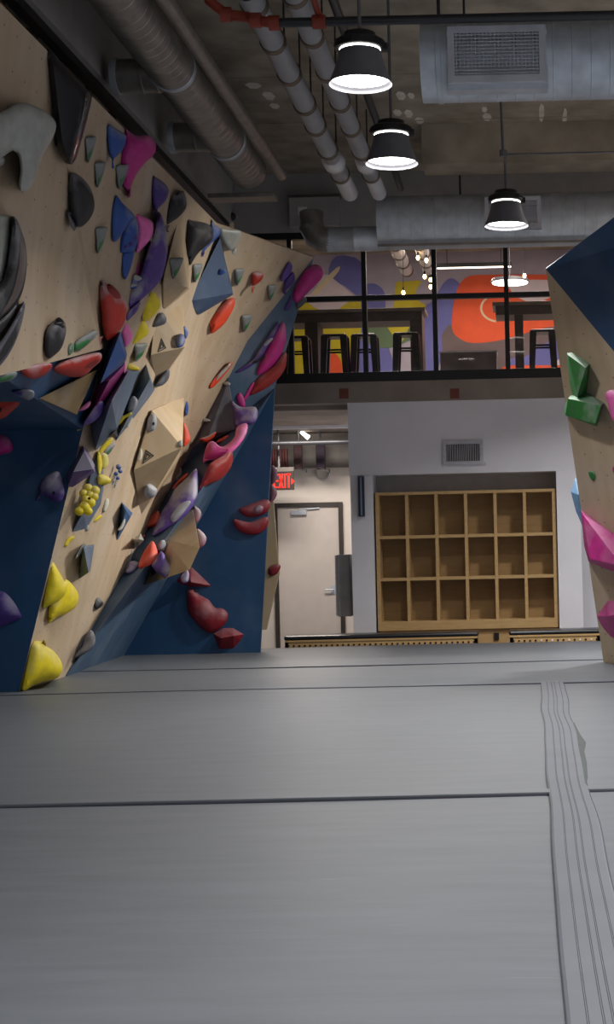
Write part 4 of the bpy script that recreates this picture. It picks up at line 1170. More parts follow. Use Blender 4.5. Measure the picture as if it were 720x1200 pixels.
# conduit that carries the farthest lamp
jb = W(590, 180, 16.1)
cd = thing('conduit', 'grey conduit with a junction box feeding the farthest pendant lamp', 'conduit', jb)
MB().tube([jb + Vector((0, 0, -0.01)), jb + Vector((2.6, 0.0, -0.01))], 0.010, 10).build('horizontal_run', M_rod, cd, smooth=True)
MB().tube([jb, Vector((jb.x - 0.02, jb.y - 0.05, zc))], 0.012, 10).build('riser', M_rod, cd, smooth=True)
MB().lathe([(0.035, -0.03), (0.035, 0.03)], jb, 20).build('junction_box', M_rod, cd, bevel=0.004)

def duct(axis, c0, length, r, rib, m, n=48, ribr=0.0025):
    """spiral duct: a tube with raised seams every rib metres along X or Y"""
    prof = [(r, 0.0)]
    h = rib
    while h < length - 0.02:
        prof += [(r, h - 0.005), (r + ribr, h - 0.002), (r + ribr, h + 0.002), (r, h + 0.005)]
        h += rib
    prof.append((r, length))
    return MB().lathe(prof, c0, n, axis)

def register(root, x0, x1, z0, z1, yf, depth, nx, nz, label=None):
    fw = 0.045
    fr = MB()
    fr.box((x0, yf, z0), (x0 + fw, yf + depth, z1)).box((x1 - fw, yf, z0), (x1, yf + depth, z1))
    fr.box((x0 + fw, yf, z0), (x1 - fw, yf + depth, z0 + fw)).box((x0 + fw, yf, z1 - fw), (x1 - fw, yf + depth, z1))
    root = fr.build('register_frame', M_grille, root)
    MB().box((x0 + fw, yf + depth * 0.6, z0 + fw), (x1 - fw, yf + depth * 0.9, z1 - fw)).build('dark_plenum', M_deep, root)
    for i in range(nx):
        x = x0 + fw + (x1 - x0 - 2 * fw) * (i + 0.5) / nx
        MB().box((x - 0.003, yf + 0.004, z0 + fw * 0.9), (x + 0.003, yf + 0.016, z1 - fw * 0.9)).build('vertical_blade', M_grille, root)
    for i in range(nz):
        z = z0 + fw + (z1 - z0 - 2 * fw) * (i + 0.5) / nz
        MB().box((x0 + fw * 0.9, yf + 0.002, z - 0.003), (x1 - fw * 0.9, yf + 0.014, z + 0.003)).build('horizontal_blade', M_grille, root)

# front cross duct with its big register
a = W(495, 75, 12.0); r1 = 0.255
d1 = thing('spiral_duct', 'large galvanised spiral duct with a big square-holed register, upper right', 'duct', a)
duct('X', (a.x, a.y, a.z), 4.6, r1, 0.125, M_galv).build('duct_body', M_galv, d1, smooth=True, angle=0.2)
ya = a.y - r1 - 0.03
t1_, t2_ = W(524, 31, ya / K), W(641, 95, ya / K)
MB().box((t1_.x - 0.01, ya + 0.05, t2_.z - 0.03), (t2_.x + 0.01, a.y - 0.12, t1_.z - 0.01)).build('register_collar', M_galv, d1)
register(d1, t1_.x, t2_.x, t2_.z + 0.004, t1_.z, ya, 0.09, 22, 12)
for xx in (a.x + 0.12, a.x + 1.45):
    MB().tube([(xx, a.y - 0.05, a.z + r1 - 0.01), (xx, a.y - 0.05, zc)], 0.012, 10).build('hanger_rod', M_blackpipe, d1)
    MB().lathe([(r1 + 0.003, xx - a.x - 0.018), (r1 + 0.007, xx - a.x - 0.016), (r1 + 0.007, xx - a.x + 0.016), (r1 + 0.003, xx - a.x + 0.018)], a, 40, 'X').build('hanger_strap', M_galv, d1, smooth=True)

# rear cross duct above the windows, stepping down to a smaller one and an elbow
b0 = W(444, 262, 19.6); r2 = 0.29
d2 = thing('spiral_duct', 'rear galvanised spiral duct running above the mezzanine windows', 'duct', b0)
duct('X', b0, 4.4, r2, 0.125, M_galv).build('duct_body', M_galv, d2, smooth=True, angle=0.2)
s0 = W(384, 281, 19.6); r3 = 0.135
duct('X', (s0.x, s0.y, s0.z), b0.x - s0.x + 0.05, r3, 0.30, M_galv).build('reduced_duct', M_galv, d2, smooth=True)
q0 = W(370, 275, 19.6)
el = [(s0.x + 0.03, s0.y, s0.z), (s0.x - 0.05, s0.y, s0.z), (s0.x - 0.13, s0.y + 0.0, s0.z + 0.05), (s0.x - 0.17, s0.y, s0.z + 0.14), (s0.x - 0.17, s0.y + 0.03, s0.z + 0.30)]
MB().tube(el, [0.135, 0.140, 0.142, 0.140, 0.135], 28).build('elbow', M_galv_d, d2, smooth=True)
yb = b0.y - r2 - 0.03
t1_, t2_ = W(568, 231, yb / K), W(635, 267, yb / K)
MB().box((t1_.x, yb + 0.05, t2_.z), (t2_.x, b0.y - 0.1, t1_.z)).build('register_collar', M_galv, d2)
register(d2, t1_.x, t2_.x, t2_.z, t1_.z, yb, 0.09, 18, 9)
MB().box((b0.x, b0.y - 0.20, b0.z - r2 - 0.0), (b0.x + 4.4, b0.y - 0.17, b0.z - r2 + 0.025)).build('support_angle', M_galv_d, d2)
for xx in (0.9, 2.9):
    MB().tube([(b0.x + xx, b0.y, b0.z + r2 - 0.01), (b0.x + xx, b0.y, zc - 0.4)], 0.012, 10).build('hanger_rod', M_blackpipe, d2)

# long duct along the left, with branch stubs
e0 = W(291, 200, 18.6)
e1z = e0.z
dl = thing('spiral_duct', 'long brownish galvanised duct running down the hall above the left wall', 'duct', (e0.x, e0.y - 4, e0.z))
duct('Y', (e0.x, e0.y - 9.0, e0.z), 9.0, 0.19, 0.14, M_galv_d).build('duct_body', M_galv_d, dl, smooth=True, angle=0.2)
for yy in (1.2, 3.4):
    MB().lathe([(0.192, -yy - 0.03), (0.199, -yy - 0.025), (0.199, -yy + 0.025), (0.192, -yy + 0.03)], e0, 40, 'Y').build('coupling_band', M_galv, dl, smooth=True)
for (bx, by) in ((140, 88), (206, 160)):
    q = W(bx, by, 1.0)
    d = ray(bx, by)
    t = (e0.z - 0.02 - CZ) / d.z
    s = CAM + d * t
    st = MB().lathe([(0.135, -0.05), (0.135, 0.18), (0.143, 0.185), (0.143, 0.205), (0.135, 0.21), (0.135, 0.30), (0.143, 0.305), (0.143, 0.325), (0.135, 0.33), (0.135, e0.x - s.x)], (s.x, s.y, e0.z - 0.03), 36, 'X')
    st.build('branch_stub', M_galv_d, dl, smooth=True)
    MB().lathe([(0.148, -0.05), (0.150, 0.0), (0.140, 0.0)], (s.x, s.y, e0.z - 0.03), 36, 'X').build('stub_collar', M_galv, dl, smooth=True)
f0 = W(330, 205, 18.9)
tag(MB().tube([(f0.x, f0.y - 9, f0.z), (f0.x, f0.y, f0.z)], 0.06, 20).build('steel_pipe', M_galv_d, smooth=True), 'slim grey pipe running alongside the long left duct', 'pipe')
tag(MB().box((e0.x - 0.45, e0.y + 0.1, e0.z - 0.25), (e0.x + 0.25, e0.y + 0.35, e0.z - 0.20)).build('duct_shelf', M_galv_d, bevel=0.01), 'flat steel tray where the long left duct ends', 'tray')

# white jacketed pipes
def jacketed(ax, ay, yref0, yref1, bx, by, rad, rings, label):
    p0 = W(ax, ay, yref0); p1 = W(bx, by, yref1)
    p0.z = p1.z = (p0.z + p1.z) / 2
    p0.x = p1.x = (p0.x + p1.x) / 2
    r = thing('insulated_pipe', label, 'pipe', (p0 + p1) / 2, 'white jacketed pipes under the ceiling')
    L = p1.y - p0.y
    prev = 0.0
    for k, rg in enumerate(list(rings) + [1.0]):
        y0_, y1_ = prev * L, rg * L
        big = 1.25 if (k == len(rings) - 1) else 1.0
        MB().lathe([(rad * 0.99, y0_), (rad, y0_ + 0.01), (rad, y1_ - 0.01), (rad * 0.99, y1_)], p0, 32, 'Y').build('jacket', M_jacket, r, smooth=True)
        if k < len(rings):
            MB().lathe([(rad + 0.004, y1_ - 0.035), (rad + 0.012, y1_ - 0.03), (rad + 0.012, y1_ + 0.03), (rad + 0.004, y1_ + 0.035)], p0, 32, 'Y').build('clamp', M_band, r, smooth=True)
            MB().tube([(p0.x - rad * 0.4, p0.y + y1_, p0.z + rad), (p0.x - rad * 0.4, p0.y + y1_, zc)], 0.008, 8).build('hanger_rod', M_blackpipe, r)
    # a bell coupling near the far end
    yc_ = L * (rings[-2] + 0.06)
    MB().lathe([(rad, yc_ - 0.10), (rad * 1.22, yc_ - 0.03), (rad * 1.26, yc_ + 0.14), (rad, yc_ + 0.22)], p0, 32, 'Y').build('bell_joint', M_jacket, r, smooth=True)
    return r
jacketed(288, 0, 12.2, 19.2, 411, 218, 0.088, (0.05, 0.18, 0.31, 0.45, 0.56, 0.70, 0.86), 'white jacketed pipe with steel clamps, left one of the two')
jacketed(348, 0, 12.2, 19.2, 441, 218, 0.080, (0.02, 0.16, 0.30, 0.44, 0.57, 0.71, 0.86), 'white jacketed pipe with steel clamps, right one passing behind the lamps')
# sprinkler main with red grooved fittings
sp0 = W(318, 27, 11.6)
sm = thing('sprinkler_pipe', 'black sprinkler main crossing the ceiling with red oxide elbows at its left end', 'pipe', sp0)
MB().tube([sp0, sp0 + Vector((4.6, 0, 0.0))], 0.030, 20).build('main_run', M_blackpipe, sm, smooth=True)
pth = [sp0 + Vector((0.02, 0, 0)), sp0 + Vector((-0.10, 0.0, 0.02)), sp0 + Vector((-0.16, 0.05, 0.06)), sp0 + Vector((-0.30, 0.05, 0.08)), sp0 + Vector((-0.40, 0.02, 0.16)), sp0 + Vector((-0.44, 0.02, 0.4))]
MB().tube(pth, 0.034, 16).build('elbow_run', M_redpipe, sm, smooth=True)
for (i, dr) in ((1, Vector((1, 0, 0))), (3, Vector((1, 0, 0))), (0, Vector((1, 0, 0)))):
    MB().tube([pth[i] - dr * 0.035, pth[i] + dr * 0.035], 0.048, 16).build('grooved_coupling', M_redpipe, sm, smooth=True)
tq = W(374, 20, 11.6)
MB().lathe([(0.036, -0.045), (0.045, -0.04), (0.045, 0.04), (0.036, 0.045)], (tq.x, sp0.y, sp0.z), 20, 'X').build('tee', M_redpipe, sm, smooth=True)
MB().tube([(tq.x, sp0.y, sp0.z), (tq.x, sp0.y, sp0.z + 0.05), (tq.x, sp0.y - 0.6, sp0.z + 0.08)], 0.02, 12).build('branch', M_redpipe, sm, smooth=True)
for xx in (1.25, 2.3):
    MB().tube([(sp0.x + xx, sp0.y, sp0.z + 0.03), (sp0.x + xx, sp0.y, zc)], 0.008, 8).build('hanger_rod', M_blackpipe, sm)
# slim dark pipe beside the right white pipe
z0_ = W(372, 0, 12.5); z1_ = W(470, 226, 19.8)
tag(MB().tube([(z1_.x, z0_.y - 0.5, z1_.z + 0.05), (z1_.x, z1_.y, z1_.z + 0.05)], 0.035, 14).build('steel_pipe', M_blackpipe, smooth=True), 'slim dark pipe on the right of the white jacketed pipes', 'pipe')

# bulkhead details
bx0, bx1 = W(338, 229, 21.0), W(398, 263, 21.0)
eb = thing('wall_cabinet', 'grey steel cabinet with a pale label on the bulkhead above the left window', 'cabinet', ((bx0.x + bx1.x) / 2, YB - 0.08, bx1.z))
MB().box((bx0.x, YB - 0.14, bx1.z), (bx1.x, YB + 0.002, bx0.z)).build('body', M_greywall, eb, bevel=0.006)
MB().box((bx0.x - 0.01, YB - 0.15, bx0.z - 0.02), (bx1.x + 0.01, YB, bx0.z + 0.01)).build('lid', mat('dark_grey_steel', (78, 76, 76), rough=0.5), eb)
la, lb = W(349, 242, 21.0), W(360, 251, 21.0)
MB().box((la.x, YB - 0.145, lb.z), (lb.x, YB - 0.139, la.z)).build('paper_label', M_white, eb)
sc0 = W(271, 250, 21.0)
cam_t = thing('security_camera', 'small pale dome camera on the grey bulkhead above the boulder wall', 'camera', (sc0.x, YB - 0.06, sc0.z - 0.06))
MB().lathe([(0.055, -0.12), (0.055, 0.0)], (sc0.x, YB, sc0.z), 24, 'Y').build('mount', M_greywall, cam_t, bevel=0.005)
MB().sphere((sc0.x, YB - 0.13, sc0.z - 0.03), 0.05).build('dome', M_black, cam_t, smooth=True)

# ------------------------------------------------------------------ mezzanine
def zB(py, px=500, yref=21.2):
    return W(px, py, yref).z
zw0 = zB(434, 500); zw1 = zB(278, 430)
zmid = zB(347, 500)
MEZ = 3.32
xr = 4.2
struct('trim_2', MB().box((XL, YB - 0.02, zB(470, 500)), (6.0, YB + 0.25, zw0 - 0.12)), M_conc2)
for pxp in (403, 533):
    q = W(pxp, 461, 21.15)
    MB().box((q.x - 0.055, YB - 0.024, q.z - 0.06), (q.x + 0.055, YB - 0.018, q.z + 0.06)).build('red_primer_patch', mat('faded_red_primer', (120, 66, 54), rough=0.8), bpy.data.objects['trim_2'])
struct('trim_3', MB().box((-6.4, YB + 0.25, MEZ - 0.2), (6.0, 29.2 * K, MEZ)), M_conc2)
# window wall: frame bars and panes
mx = [W(341, 400, 21.2).x, W(428, 400, 21.2).x, W(510.5, 400, 21.2).x, W(595, 400, 21.2).x, W(679, 400, 21.2).x, W(763, 400, 21.2).x]
win = sroot('window_1', (0, YB, zw0))
xw0 = XL + 0.02
def bar(x0, x1, z0, z1, nm):
    MB().box((x0, YB + 0.02, z0), (x1, YB + 0.10, z1)).build(nm, M_black, win, bevel=0.004)
bar(xw0, xr, zw0 - 0.13, zw0, 'sill_bar')
bar(xw0, xr, zw1, zw1 + 0.10, 'head_bar')
xs = [xw0] + mx + [xr]
for x in mx:
    bar(x - 0.028, x + 0.028, zw0, zw1, 'mullion')
for i in range(len(xs) - 1):
    a_, b_ = xs[i], xs[i + 1]
    bar(a_ + 0.028, b_ - 0.028, zmid - 0.03, zmid + 0.03, 'transom')
gl = bpy.data.materials.new('window_glass')
N, L, b = nt(gl)
N.remove(b)
tr = N.new('ShaderNodeBsdfTransparent'); tr.inputs[0].default_value = (0.93, 0.93, 0.94, 1)
go = N.new('ShaderNodeBsdfGlossy'); go.inputs['Roughness'].default_value = 0.02
fz = N.new('ShaderNodeFresnel'); fz.inputs[0].default_value = 1.5
ms = N.new('ShaderNodeMixShader')
L.new(fz.outputs[0], ms.inputs[0]); L.new(tr.outputs[0], ms.inputs[1]); L.new(go.outputs[0], ms.inputs[2])
L.new(ms.outputs[0], N['Material Output'].inputs[0])
for i in range(len(xs) - 1):
    for (z0, z1) in ((zw0, zmid - 0.03), (zmid + 0.03, zw1)):
        MB().add([(xs[i] + 0.028, YB + 0.06, z0), (xs[i + 1] - 0.028, YB + 0.06, z0), (xs[i + 1] - 0.028, YB + 0.06, z1), (xs[i] + 0.028, YB + 0.06, z1)], [(0, 1, 2, 3)]).build('pane', gl, win, recalc=False)

YM = 27.0 * K
mw = struct('wall_mezzanine', MB().box((-6.4, YM, MEZ), (6.0, YM + 0.1, zc)), mat('mural_lavender_paint', (168, 158, 172), rough=0.7, noise=0.03))
MUR = {
    'y': mat('mural_yellow_paint', (196, 176, 30), rough=0.7, noise=0.03), 'b': mat('mural_violet_blue_paint', (104, 104, 168), rough=0.7, noise=0.03),
    'o': mat('mural_orange_paint', (226, 84, 40), rough=0.7, noise=0.03), 'g': mat('mural_green_paint', (96, 116, 84), rough=0.7, noise=0.03),
    'd': mat('mural_umber_paint', (110, 92, 94), rough=0.7, noise=0.03), 'p': mat('mural_pale_paint', (206, 190, 196), rough=0.7, noise=0.03), 'c': mat('mural_cream_paint', (214, 196, 160), rough=0.7, noise=0.03)}
mdep = [0.0]
def paint(key, pts, smooth_=True):
    """one flat painted shape of the wall, on the wall plane"""
    mdep[0] += 0.0012
    q = catmull(pts) if smooth_ else [Vector(p) for p in pts]
    v, f = fill(q, 7)
    y = YM - 0.002 - mdep[0]
    w3 = []
    for p_ in v:
        d = ray(p_.x, p_.y); w3.append(CAM + d * y)
    ff = []
    for t in f:
        t = list(t)
        if (w3[t[1]] - w3[t[0]]).cross(w3[t[2]] - w3[t[0]]).y > 0:
            t.reverse()
        ff.append(t)
    o = MB().add(w3, ff).build('mural_shape', MUR[key], mw, recalc=False)
paint('b', [(395, 300), (425, 308), (428, 350), (405, 336), (385, 322)])
paint('p', [(330, 330), (345, 345), (365, 344), (380, 322), (395, 330), (420, 352), (425, 366), (330, 366)])
paint('c', [(366, 345), (372, 336), (390, 318), (398, 312), (397, 318), (385, 332), (372, 345)])
paint('y', [(318, 450), (318, 362), (330, 354), (345, 350), (360, 354), (372, 362), (392, 366), (402, 358), (414, 352), (424, 356), (425, 380), (426, 450)], True)
paint('b', [(424, 340), (436, 332), (448, 338), (452, 352), (452, 390), (460, 420), (470, 450), (424, 450), (424, 380)])
paint('g', [(428, 380), (440, 372), (462, 376), (480, 372), (500, 360), (498, 390), (478, 400), (455, 408), (432, 402)])
paint('y', [(464, 332), (474, 330), (494, 329), (488, 340), (490, 352), (500, 360), (482, 380), (470, 402), (460, 392), (452, 376), (462, 358)])
paint('b', [(498, 362), (508, 352), (520, 332), (530, 326), (540, 335), (534, 352), (530, 380), (506, 450), (490, 450), (494, 400)])
paint('d', [(520, 452), (518, 392), (526, 380), (560, 396), (640, 380), (700, 400), (700, 452)], False)
paint('o', [(545, 326), (575, 322), (660, 322), (760, 324), (760, 372), (680, 380), (640, 384), (590, 398), (555, 402), (538, 396), (530, 384), (533, 350)])
paint('p', [(598, 330), (640, 328), (668, 334), (650, 346), (628, 355), (610, 350), (600, 342)])
for k in range(26):
    a0, a1 = math.radians(100 + k * 8), math.radians(100 + (k + 1) * 8)
    if k == 0:
        ring_o, ring_i = [], []
    ring_o.append((585 + 22 * math.cos(a0), 361 + 17 * math.sin(a0)))
    ring_i.append((585 + 19.5 * math.cos(a0), 361 + 14.8 * math.sin(a0)))
paint('c', ring_o + ring_i[::-1], False)
paint('b', [(596, 440), (600, 420), (616, 418), (640, 402), (662, 398), (668, 440)])
paint('p', [(640, 440), (652, 424), (668, 414), (668, 440)])
paint('o', [(580, 440), (590, 430), (600, 428), (664, 428), (664, 440)], False)
paint('p', [(486, 410), (492, 406), (498, 418), (496, 436), (488, 436)])
paint('o', [(382, 440), (384, 420), (392, 414), (400, 424), (400, 440)])

# bar tables, stools, low cabinet
M_umber = mat('dark_umber_wood', (84, 72, 66), rough=0.5, scale=5, noise=0.1)
M_ttop = mat('bar_top_edge', (120, 106, 92), rough=0.4)
M_stool = mat('gunmetal_stool', (52, 48, 48), rough=0.35, metal=0.6)
def wp(px, py, yref):
    return W(px, py, yref)
YT = 22.9
def bar_table(xa, xb, ytop, legs, label):
    za = W(420, ytop, YT).z
    r = thing('bar_table', label, 'table', ((xa + xb) / 2, YT * K, MEZ), 'bar tables on the mezzanine')
    y0, y1 = YT * K - 0.3, YT * K + 0.3
    MB().box((xa, y0, za - 0.045), (xb, y1, za)).build('tabletop', M_ttop, r, bevel=0.004)
    MB().box((xa + 0.04, y0 + 0.03, za - 0.16), (xb - 0.04, y1 - 0.03, za - 0.045)).build('apron', M_umber, r)
    for (l0, l1) in legs:
        MB().box((l0, y0 + 0.04, MEZ), (l1, y1 - 0.04, za - 0.16)).build('leg', M_umber, r, bevel=0.004)
    return r
bar_table(W(318, 365, YT).x, W(500, 365, YT).x, 366, [(W(361, 400, YT).x, W(376, 400, YT).x), (W(483, 400, YT).x, W(497, 400, YT).x)], 'long dark bar table behind the two left windows')
bar_table(W(578, 365, YT).x, W(700, 365, YT).x, 362, [(W(604, 400, YT).x, W(614, 400, YT).x), (W(684, 400, YT).x, W(696, 400, YT).x)], 'dark bar table behind the right window')
def stool(px, pyt, yref, label, first=None):
    c = W(px, pyt, yref)
    h = c.z - MEZ
    if first is not None:
        o = copy_tree(first)
        o.location = (c.x, c.y, MEZ)
        o['label'] = label
        return o
    r = thing('bar_stool', label, 'stool', (c.x, c.y, MEZ), 'metal stools on the mezzanine')
    x, y, z = c.x, c.y, c.z
    MB().box((x - 0.15, y - 0.15, z - 0.035), (x + 0.15, y + 0.15, z)).build('seat', M_stool, r, bevel=0.018)
    for sx in (-1, 1):
        for sy in (-1, 1):
            t0, t1 = Vector((x + sx * 0.115, y + sy * 0.115, z - 0.02)), Vector((x + sx * 0.150, y + sy * 0.150, MEZ))
            m = MB()
            w0, w1 = 0.042, 0.030
            m.add([t0 + Vector((-w0, -w0, 0)), t0 + Vector((w0, -w0, 0)), t0 + Vector((w0, w0, 0)), t0 + Vector((-w0, w0, 0)), t1 + Vector((-w1, -w1, 0)), t1 + Vector((w1, -w1, 0)), t1 + Vector((w1, w1, 0)), t1 + Vector((-w1, w1, 0))],
                  [(0, 1, 2, 3), (7, 6, 5, 4), (0, 4, 5, 1), (1, 5, 6, 2), (2, 6, 7, 3), (3, 7, 4, 0)])
            m.build('leg', M_stool, r, bevel=0.006)
    for (zz, off) in ((0.22, 0.0), (0.56, 0.0)):
        rr = 0.150 - 0.04 * (zz / max(h, 0.5))
        for (ax_, s_) in (('x', -1), ('x', 1), ('y', -1), ('y', 1)):
            if zz > 0.3 and ax_ == 'y':
                continue
            q0 = Vector((x - rr, y + s_ * rr, MEZ + zz)) if ax_ == 'x' else Vector((x + s_ * rr, y - rr, MEZ + zz))
            q1 = Vector((x + rr, y + s_ * rr, MEZ + zz)) if ax_ == 'x' else Vector((x + s_ * rr, y + rr, MEZ + zz))
            MB().tube([q0, q1], 0.012, 8).build('rung', M_stool, r, smooth=True)
    return r
st0 = stool(477, 391, 22.0, 'dark metal stool farthest right at the long bar table, by the table leg')
stool(428, 397, 22.05, 'dark metal stool in the middle of the long bar table, behind a window mullion', st0)
stool(393, 393, 22.0, 'dark metal stool second from the left at the long bar table', st0)
stool(348, 397, 22.1, 'dark metal stool at the far left, half hidden by the boulder wall', st0)
stool(636, 386, 22.0, 'dark metal stool alone at the right bar table', st0)
k0, k1 = W(516, 412, 23.0), W(582, 412, 23.0)
lc = thing('low_cabinet', 'low grey cabinet with a pale top behind the third window', 'cabinet', ((k0.x + k1.x) / 2, 23.0 * K, MEZ))
MB().box((k0.x, 23.0 * K, MEZ), (k1.x, 23.0 * K + 0.45, k0.z - 0.02)).build('body', mat('taupe_laminate', (128, 118, 116), rough=0.5), lc, bevel=0.004)
MB().box((k0.x - 0.01, 23.0 * K - 0.01, k0.z - 0.02), (k1.x + 0.01, 23.0 * K + 0.46, k0.z)).build('top', M_white, lc)
# mezzanine lighting and ceiling services
la_, lb_ = W(512, 314, 25.5), W(600, 312, 25.5)
ll = thing('linear_lamp', 'thin glowing linear lamp under the mezzanine ceiling', 'lamp', (la_ + lb_) / 2)
MB().box((la_.x, la_.y - 0.03, la_.z), (lb_.x, la_.y + 0.03, la_.z + 0.06)).build('housing', M_black, ll)
MB().box((la_.x + 0.01, la_.y - 0.028, la_.z - 0.012), (lb_.x - 0.01, la_.y + 0.028, la_.z)).build('diffuser', emit('linear_lamp_glow', (255, 240, 220), 3.0), ll)
for q in (la_.x + 0.15, lb_.x - 0.15):
    MB().tube([(q, la_.y, la_.z + 0.05), (q, la_.y, zc)], 0.006, 6).build('hanger', M_black, ll)
area_light('linear_lamp_light', ((la_.x + lb_.x) / 2, la_.y, la_.z - 0.02), 18, lb_.x - la_.x, (1, 0.9, 0.78), 0.06)
# unseen round lamps added under the mezzanine ceiling to brighten the room
for (xx, yy, wh) in ((-2.0, 23.6, 'left'), (0.3, 23.6, 'middle'), (2.2, 23.6, 'right')):
    pl = thing('mezzanine_fill_lamp', 'unseen round fill light added over the mezzanine, the %s one of three' % wh, 'lamp', (xx, yy * K, zc - 0.05), 'added fill lights over the mezzanine')
    MB().lathe([(0.20, -0.05), (0.21, -0.04), (0.21, 0.0)], (xx, yy * K, zc), 32).build('housing', M_white, pl)
    MB().lathe([(0.185, -0.056), (0.185, -0.048)], (xx, yy * K, zc), 32).build('diffuser', emit('fill_lamp_glow', (255, 238, 214), 3.0), pl)
    area_light('mezzanine_fill_source', (xx, yy * K, zc - 0.07), 52, 0.4, (1, 0.90, 0.78))
dq = W(598, 331, 25.0)  # disc added in place of a lamp reflection in the window glass
hp2 = thing('reflection_disc', 'flat glowing disc standing in for a lamp reflection in the third and fourth windows', 'lamp', dq)
MB().lathe([(0.26, 0.0), (0.27, 0.01), (0.25, 0.05), (0.06, 0.07)], dq, 36).build('shade', M_shade, hp2, smooth=True)
MB().lathe([(0.245, -0.012), (0.25, 0.0)], dq, 36).build('lens', M_lens, hp2)
MB().tube([dq + Vector((0, 0, 0.06)), Vector((dq.x, dq.y, zc))], 0.008, 8).build('rod', M_rod, hp2)
# string of bulbs
M_bulb = emit('warm_bulb_glow', (255, 214, 150), 14.0)
for i, (x, y) in enumerate(((490, 302), (500, 305), (498, 324), (505, 328), (505, 336), (473, 343), (615, 323))):
    q = W(x, y, 23.6 if i < 6 else 24.6)
    nm = ('upper left', 'upper right', 'third', 'fourth', 'lowest of the cluster', 'lone left', 'lone right')[i]
    bl = thing('string_bulb', ['glowing bulb topmost left of the string light cluster beside the second mullion', 'glowing bulb topmost right of the string light cluster', 'glowing bulb in the middle of the string light cluster', 'glowing bulb fourth down the string light cluster', 'glowing bulb at the bottom of the string light cluster', 'glowing bulb by itself above the long bar table', 'glowing bulb hanging alone above the right bar table'][i], 'bulb', q, 'warm string bulbs on the mezzanine')
    MB().sphere(q, 0.022, sq=(1, 1, 1.5)).build('glass', M_bulb, bl, smooth=True)
    MB().tube([q + Vector((0, 0, 0.025)), q + Vector((0, 0, 0.07))], 0.014, 8).build('socket', M_black, bl)
    MB().tube([q + Vector((0, 0, 0.06)), Vector((q.x + 0.02, q.y, zc))], 0.004, 6).build('cord', M_black, bl)
for k, (x0, y0, lab) in enumerate(((453, 296, 'white jacketed pipe seen through the window, left one under the mezzanine ceiling'), (484, 296, 'white jacketed pipe seen through the window, right one under the mezzanine ceiling'))):
    q = W(x0, y0, 21.9)
    r = thing('insulated_pipe', lab, 'pipe', (q.x, q.y, q.z), 'white jacketed pipes seen through the mezzanine windows')
    for j in range(5):
        MB().lathe([(0.085, j * 0.62), (0.087, j * 0.62 + 0.01), (0.087, j * 0.62 + 0.56)], (q.x, q.y + 0.1, 5.42), 28, 'Y').build('jacket', M_jacket, r, smooth=True)
        MB().lathe([(0.094, j * 0.62 + 0.55), (0.098, j * 0.62 + 0.56), (0.098, j * 0.62 + 0.61), (0.094, j * 0.62 + 0.62)], (q.x, q.y + 0.1, 5.42), 28, 'Y').build('clamp', M_band, r, smooth=True)
        MB().tube([(q.x, q.y + 0.1 + j * 0.62 + 0.58, 5.5), (q.x, q.y + 0.1 + j * 0.62 + 0.58, zc)], 0.006, 6).build('hanger_rod', M_black, r)

# ------------------------------------------------------------------ under the mezzanine: shelf wall, door, benches
hz = zB(555, 520)                 # underside of the header
ht = zB(470, 500)
xh0 = W(408, 500, 21.2).x
xs0, xs1 = W(438.5, 640, 21.2).x, W(654, 640, 21.2).x
xp1 = W(682, 640, 21.2).x
struct('wall_front', MB().box((xh0, YB, hz), (6.0, YB + 0.5, ht)), M_white)
struct('trim_4', MB().box((W(412, 640, 21.2).x, YB + 0.03, 0), (xs0, YB + 0.5, hz)), M_white)
struct('trim_5', MB().box((xs1, YB, 0), (xp1, YB + 0.5, hz)), M_white)
struct('wall_recess', MB().box((xs0, YB + 0.46, 0), (xs1, YB + 0.5, hz)), M_greywall)
struct('wall_side', MB().box((xp1, YB + 0.8, 0), (6.0, YB + 0.9, ht)), M_white)
# header register
va, vb = W(519, 517, 21.2), W(567, 544, 21.2)
vr = thing('air_register', 'small white air grille on the white header wall above the cubby shelf', 'vent', ((va.x + vb.x) / 2, YB - 0.01, vb.z))
fw = 0.04
f_ = MB().box((va.x, YB - 0.035, vb.z), (va.x + fw, YB + 0.002, va.z)).box((vb.x - fw, YB - 0.035, vb.z), (vb.x, YB + 0.002, va.z)).box((va.x + fw, YB - 0.035, vb.z), (vb.x - fw, YB + 0.002, vb.z + fw)).box((va.x + fw, YB - 0.035, va.z - fw), (vb.x - fw, YB + 0.002, va.z))
f_.build('frame', M_grille, vr)
MB().box((va.x + fw, YB - 0.002, vb.z + fw), (vb.x - fw, YB + 0.001, va.z - fw)).build('dark_plenum', M_deep, vr)
for i in range(19):
    x = va.x + fw + (vb.x - va.x - 2 * fw) * (i + 0.5) / 19
    MB().box((x - 0.004, YB - 0.010, vb.z + fw), (x + 0.004, YB - 0.003, va.z - fw)).build('vertical_blade', M_grille, vr)
MB().box((vb.x + 0.0, YB - 0.012, vb.z - 0.01), (vb.x + 0.03, YB, vb.z + 0.02)).build('tab', M_grille, vr)

